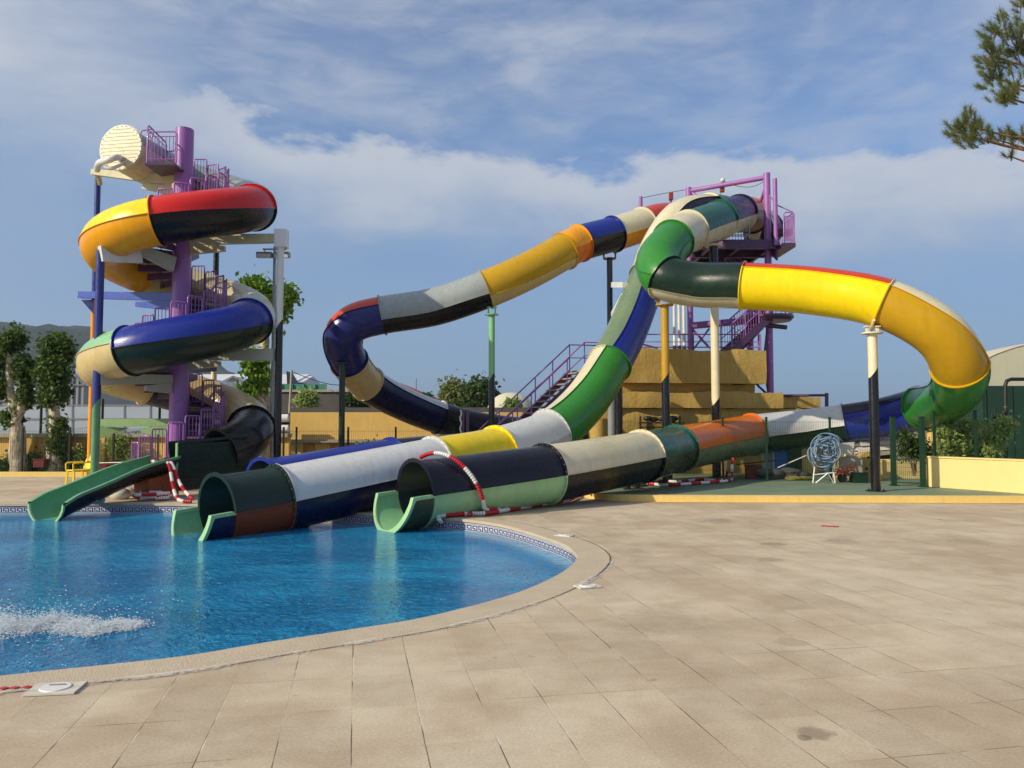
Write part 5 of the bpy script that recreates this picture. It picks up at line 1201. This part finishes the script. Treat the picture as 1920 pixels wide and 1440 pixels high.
m = MB(); m.cyl(P(183, 868, 22.5), P(262, 866, 21.6), .012, n=6); tag(obj('barrier_bar', m, M['pwhite']), 'thin white bar running from the green post to the floats on the chute', 'bar')
# float lines
def lane(label, pts, grp='red and white float lines', run=7, r=.042, step=.052, start=0):
    pts = catmull(pts, 6); T = thing('float_line', label, 'float line', pts[0], grp); L = [0.0]
    for i in range(1, len(pts)): L.append(L[-1]+(pts[i]-pts[i-1]).length)
    def at(s):
        i = min(max(int(np.searchsorted(L, s))-1, 0), len(pts)-2); f = (s-L[i])/max(L[i+1]-L[i], 1e-6); return pts[i].lerp(pts[i+1], f), (pts[i+1]-pts[i]).normalized()
    m = MB(); m.tube(pts, .008, 5); obj('rope', m, M['whitep'], T)
    n = int(L[-1]/step); k = 0
    while k < n:
        red = ((k+start)//run) % 2 == 0; m = MB(); e = min(n, k+run-((k+start) % run))
        for j in range(k, e):
            p, d = at((j+.5)*step); m.cyl(p-d*step*.46, p-d*step*.25, r*.8, r, n=12); m.cyl(p-d*step*.25, p+d*step*.25, r, n=12, cap=False); m.cyl(p+d*step*.25, p+d*step*.46, r, r*.8, n=12)
        obj('float_run', m, M['redp' if red else 'whitep'], T, smooth=40); k = e
    return T
fa_ = frame(pa); pts = []
for k in range(9):
    f = k/8; i = 248.3-f*2.6; i0 = int(i); ff0, ff1 = fa_[i0], fa_[i0+1]; ff = (ff0[0].lerp(ff1[0], i-i0), ff0[1], ff0[2], ff0[3]); a = math.radians(62+f*152); pts.append(ff[0]+(ff[2]*math.cos(a)+ff[3]*math.sin(a))*(R_+.10))
last = pts[-1]
pts += [last.lerp(G(940, 955, .06), .6), G(940, 956, .06)]
lane('float line draped over the front tube down to the deck', pts, start=0)
g = lambda px, py, z=.055: G(px, py, z)
lane('long float line on the deck along the foot of the front tube', [g(832, 984, -.15), g(824, 975, -.02), g(822, 967), g(840, 966), g(880, 963), g(915, 962), g(950, 956), g(1000, 948), g(1050, 941), g(1078, 933), g(1094, 922), g(1086, 914), g(1076, 918)], run=8, start=4)
lane('shorter float line lying beside the draped one', [g(880, 964, .06), g(900, 955), g(930, 952), g(960, 950), g(1000, 944), g(1040, 938), g(1062, 932)], run=8)
T0 = lambda px, py: G(px, py, .19)
lane('float line along the terrace ending in a raised end by the pole', [T0(1098, 921), T0(1130, 914), T0(1170, 909), T0(1200, 904), T0(1240, 909), T0(1290, 907), T0(1330, 904), T0(1366, 901), T0(1374, 894), P(1372, 880, 22.3), P(1375, 858, 22.5)], run=8, start=3)
lane('second float line lying on the terrace behind the first', [T0(1190, 906), T0(1235, 901), T0(1270, 903), T0(1310, 899), T0(1345, 901), T0(1360, 895), P(1364, 882, 22.8)], run=8, start=6)
lane('float line hanging from the green chute down to the pool edge', [P(258, 864, 20.4), P(275, 868, 20.1), P(290, 871, 19.9), P(306, 868, 19.6), P(314, 868, 19.2), P(319, 880, 19.0), P(323, 905, 18.7), P(330, 930, 18.3), G(340, 939, .06), G(362, 940, .06)], run=6)
lane('second float line hanging beside the first from the green chute', [P(270, 860, 20.6), P(284, 864, 20.2), P(300, 868, 19.9), P(318, 866, 19.3), P(326, 878, 19.1), P(334, 900, 18.9), P(346, 920, 18.5), P(362, 936, 18.0)], run=6, start=6)
r = np.random.default_rng(5); pts = []; c = G(288, 938, 0)
for k in range(26): pts.append(V((c.x+.42*math.cos(k*2.1)+r.normal()*.1, c.y+.3*math.sin(k*2.1)+r.normal()*.1, .06+k*.0045)))
lane('tangled heap of red and white floats under the green chute', pts, run=6)
for px, py, s_3 in ((182, 945, .14), (225, 936, .2), (238, 930, .16)):
    c = G(px, py); m = MB(); m.ball(c+V((0, 0, s_3*.6)), s_3, 9, 6, (1.3, 1, .75)); tag(obj('plastic_bundle', m, M['tarp'], smooth=40), {182: 'small crumpled white bundle at the pool edge, leftmost', 225: 'larger crumpled pale bundle under the green chute', 238: 'crumpled pale bundle closest to the red floats'}[px], 'bundle', 'pale bundles under the chute')
# hose coil on a frame
t = thing('hose_coil', 'big coil of pale blue hose on a frame behind the terrace', 'hose', P(1545, 890, 22.4).xy.to_3d()+V((0, 0, .13)))
c = P(1546, 848, 22.4); m = MB(); r = np.random.default_rng(9)
for k in range(17):
    rr = .07+.30*r.random()**.7; off = V((r.normal()*.075, r.normal()*.10, r.normal()*.085)); N = 26
    m.tube([c+off+V((rr*math.cos(a)*1.05, .06*math.sin(3*a+k), rr*math.sin(a)*(1.0+.25*math.sin(k*2.3)))) for a in [2*math.pi*i/N for i in range(N+1)]], .017, 7)
for k in range(5): x = -.2+.1*k; m.tube(catmull([c+V((x, 0, .2)), c+V((x+.1, -.05, .42+.06*r.random())), c+V((x+.3, 0, .3))], 5), .022, 7)
obj('hose', m, M['hose'], t, smooth=60)
m = MB()
for x in (-.3, .32): m.cyl((c.x+x, 22.5, .13), (c.x+x*.7, 22.5, c.z-.1), .022, n=8)
m.cyl((c.x-.3, 22.5, .35), (c.x+.34, 22.5, .42), .02, n=8); m.tube([V((c.x-.3, 22.3, .14)), V((c.x, 22.2, .42)), V((c.x+.2, 22.3, .14))], .02, 6); obj('frame', m, M['pwhite'], t, smooth=50)
t = thing('small_tractor', 'cluttered handcart with pale cloth beside the hose coil', 'cart', P(1600, 890, 23).xy.to_3d()+V((0, 0, .13)))
m = MB(); a = P(1584, 838, 22.6); m.add([a+V((-.25, 0, .1)), a+V((.28, 0, .14)), a+V((.22, .05, -.26)), a+V((-.02, -.02, -.2)), a+V((-.1, .25, .0))], [(0, 3, 2, 1), (0, 1, 4), (1, 2, 4), (0, 4, 3), (3, 4, 2)]); obj('cloth', m, M['tarp'], t)
m = MB(); a = P(1590, 880, 22.9); m.bbox((a.x-.3, 22.7, .3), (a.x+.35, 23.2, .85)); obj('body', m, M['concrete'], t, bevel=.03)
m = MB(); m.box(P(1592, 850, 22.9), (.2, .2, .6)); obj('mast', m, M['stucco2'], t)
for x in (-.28, .3): m = MB(); m.cyl((a.x+x, 22.66, .26), (a.x+x, 22.62, .26), .13, n=18); obj('wheel', m, M['dark'], t, smooth=40)
m = MB(); rr2 = np.random.default_rng(4)
for k in range(14): m.cyl(P(1560+rr2.random()*40, 870+rr2.random()*20, 22.5), P(1555+rr2.random()*50, 868+rr2.random()*25, 22.3), .015, n=5)
obj('loose_rods', m, M['rust'], t)
crate(1598, 1621, 886, 896, 22.6, 'pdgreen', 'low green box right of the hose coil', 'box', .4, .13)
t = thing('rubble_heap', 'grey heap of old ropes and bags behind the fence', 'heap', P(1450, 893, 23.8).xy.to_3d()+V((0, 0, .13))); m = MB(); r = np.random.default_rng(6)
for k in range(34): px = 1430+r.random()*80; a = P(px, 893-r.random()*12, 23.9+r.random()*.5); m.ball((a.x, a.y, .13+.22*r.random()), .1+.1*r.random(), 8, 5, (1.6, 1, .7))
obj('bags', m, M['darkwall'], t, smooth=50)
t = thing('yellow_heap', 'flat yellowish heap of cord on the terrace behind the fence', 'heap', P(1495, 897, 23.5).xy.to_3d()+V((0, 0, .13))); m = MB()
for k in range(26): a = P(1476+r.random()*40, 895, 23.4+r.random()*.3); m.ball((a.x, a.y, .16+.06*r.random()), .08, 7, 5, (2, 1, .6))
obj('cord', m, M['jute'], t, smooth=50)
m = MB(); m.cyl(P(1458, 877, 23.7), P(1512, 854, 23.4), .018, n=6); tag(obj('long_stick', m, M['pwhite']), 'pale stick leaning left of the hose coil', 'stick')
m = MB(); m.cyl(P(1380, 871, 24.2), P(1478, 861, 24.2), .018, n=6); tag(obj('long_stick', m, M['dark']), 'dark horizontal bar behind the fence below the grey tube', 'bar')
# stacked white loungers beyond the tube
t = thing('lounger_stack', 'stack of white slatted sun loungers behind the blue tube', 'loungers', P(1640, 850, 25.5)*1)
for k, (y_, x0_, x1_) in enumerate(((826, 1604, 1700), (838, 1600, 1668), (848, 1596, 1660))):
    a, b = P(x0_, y_+4, 25.2), P(x1_, y_-3, 25.2); m = MB(); m.beam(a, b, .7, .07); m.beam(a-V((0, .36, .05)), b-V((0, .36, .05)), .04, .1); obj('lounger_frame', m, M['pwhite' if k < 2 else 'concrete'], t)
    m = MB()
    for i in range(16): p = a.lerp(b, (i+.5)/16); m.box(p+V((0, 0, .045)), (.05, .66, .02)); 
    obj('slats', m, M['pwhite'], t)
for x in (1605, 1658): a = P(x, 850, 25.2); m = MB(); m.box((a.x, 25.2, a.z/2+.07), (.08, .6, a.z-.13)); obj('leg', m, M['dark'], t)
t = thing('yellow_arch', 'round topped yellow plastered block with holes left of the tall front pole', 'block', P(1624, 890, 23.6).xy.to_3d()+V((0, 0, .13)))
a = P(1624, 870, 23.6); w_ = .3; pr = [(a.x-w_, .13)]+[(a.x+w_*math.cos(q_), a.z+.1+.25*math.sin(q_)) for q_ in [math.pi*(1-i/10) for i in range(11)]]+[(a.x+w_, .13)]
m = MB(); m.prism(pr, 23.4, 23.8); obj('block_body', m, M['stucco'], t)
m = MB()
for dx, dz in ((.05, .1), (.12, -.1), (-.08, -.02), (.1, .25), (-.02, .3)): m.cyl((a.x+dx, 23.39, a.z+dz-.1), (a.x+dx, 23.396, a.z+dz-.1), .04, n=10)
obj('holes', m, M['dark'], t)
# flat manhole and pipes on the terrace
for px, py, rr_ in ((1270, 905, .55), (1190, 911, .35)):
    c = G(px, py, .13); T = thing('drain_cover', {1270: 'round dark cover at the foot of the mustard topped pole', 1190: 'smaller dark round cover under the cream and black tube'}[px], 'cover', c, 'dark covers on the terrace'); m = MB(); m.cyl(c+V((0, 0, .002)), c+V((0, 0, .03)), rr_, n=28); obj('disc', m, M['dark'], T, smooth=40)
    m = MB(); m.cyl(c+V((0, 0, .03)), c+V((0, 0, .042)), rr_*.8, n=28); obj('inner_disc', m, M['pblack'], T, smooth=40)

# ------------------------------------------------------------------ splash and sparkle on the pool
r = np.random.default_rng(21); nv = []; nf = []
O = np.array([(1, 0, 0), (-1, 0, 0), (0, 1, 0), (0, -1, 0), (0, 0, 1), (0, 0, -1)], float); OF = [(0, 2, 4), (2, 1, 4), (1, 3, 4), (3, 0, 4), (2, 0, 5), (1, 2, 5), (3, 1, 5), (0, 3, 5)]
def drop(p, s): 
    b = len(nv); nv.extend((np.array(p)+O*s*np.array([1.0+r.random()*1.2, 1, .8])).tolist()); nf.extend([tuple(i+b for i in f) for f in OF])
jet = lambda px: G(px, 1178+5*math.sin(px*.045)+3*math.sin(px*.11), WZ)
for k in range(34000):
    u = r.random(); px = -190+445*u**.85; f = 1-u; c = jet(px)
    hgt = .035+.15*f*(.75+.35*math.sin(px*.09)+.25*math.sin(px*.21+1))
    z = WZ+abs(r.normal())*hgt*.5; y = c.y+r.normal()*(.075+.11*f); s = .0028+.0055*r.random()**2
    drop((c.x+r.normal()*.06, y, z), s*.85)
for k in range(500):
    px = -150+430*r.random(); c = jet(px); drop((c.x+r.normal()*.15, c.y+r.normal()*.5, WZ+abs(r.normal())*.12), .003+.004*r.random())
fv = []; ff_ = []; NX, NY = 120, 26
for a in range(NX):
    px = -200+465*a/(NX-1); c = jet(px); wd = .34*(1-.45*a/NX)
    for b in range(NY):
        q_ = (b/(NY-1)-.5)*2; h = .028*math.exp(-(q_*2)**2)*(1-a/NX*.7)*(1+.5*math.sin(a*.9+b)+.3*r.normal()); fv.append((c.x, c.y+q_*wd, WZ+.004+max(0, h)))
for a in range(NX-1):
    for b in range(NY-1): i_ = a*NY+b; ff_.append((i_, i_+NY, i_+NY+1, i_+1))
def foam_sheet():
    m, t, b = newmat('foam_sheet'); g = t.add('ShaderNodeNewGeometry').outputs['Position']; uvn = t.add('ShaderNodeMapping', {'Vector': g, 'Scale': (7, 11, 7)}).outputs[0]
    b.inputs['Base Color'].default_value = lin(222, 232, 238); b.inputs['Roughness'].default_value = .6
    sp_ = t.add('ShaderNodeSeparateXYZ', {'Vector': g}).outputs[2]; hh = t.sstep(sp_, WZ+.004, WZ+.026, 0, .5)
    t.l.new(t.math('MULTIPLY', t.sstep(t.math('ADD', t.noise(uvn, 1.4, 6, .75, .6), t.math('MULTIPLY', hh, .35)), .5, .68), .8), b.inputs['Alpha']); return m
m_, t_, b_ = newmat('foam'); b_.inputs['Base Color'].default_value = lin(226, 234, 240); b_.inputs['Roughness'].default_value = .35; b_.inputs['Transmission Weight'].default_value = .25; M['foam'] = m_
fo = obj('foam_patch', (fv, [], ff_), foam_sheet(), smooth=80, recalc=False); tag(fo, 'broken white foam under the water jet at left', 'foam', kind='stuff')
tag(obj('water_splash', (nv, [], nf), M['foam'], recalc=False), 'white spray of a water jet splashing across the pool at left', 'splash', kind='stuff')
# ------------------------------------------------------------------ thin air between the camera and the far hill
m_ = bpy.data.materials.new('haze'); m_.use_nodes = True; t_ = NT(m_.node_tree); t_.n.clear()
pv = t_.add('ShaderNodeVolumePrincipled', {'Color': (.68, .82, 1, 1), 'Density': .00022, 'Anisotropy': .2}); t_.l.new(pv.outputs[0], t_.add('ShaderNodeOutputMaterial').inputs['Volume'])
mb = MB(); mb.bbox((-2450, -2450, -4), (2450, 2450, 330)); hz = obj('haze', mb, m_); tag(hz, 'faint haze before the far hill', 'haze', kind='stuff')
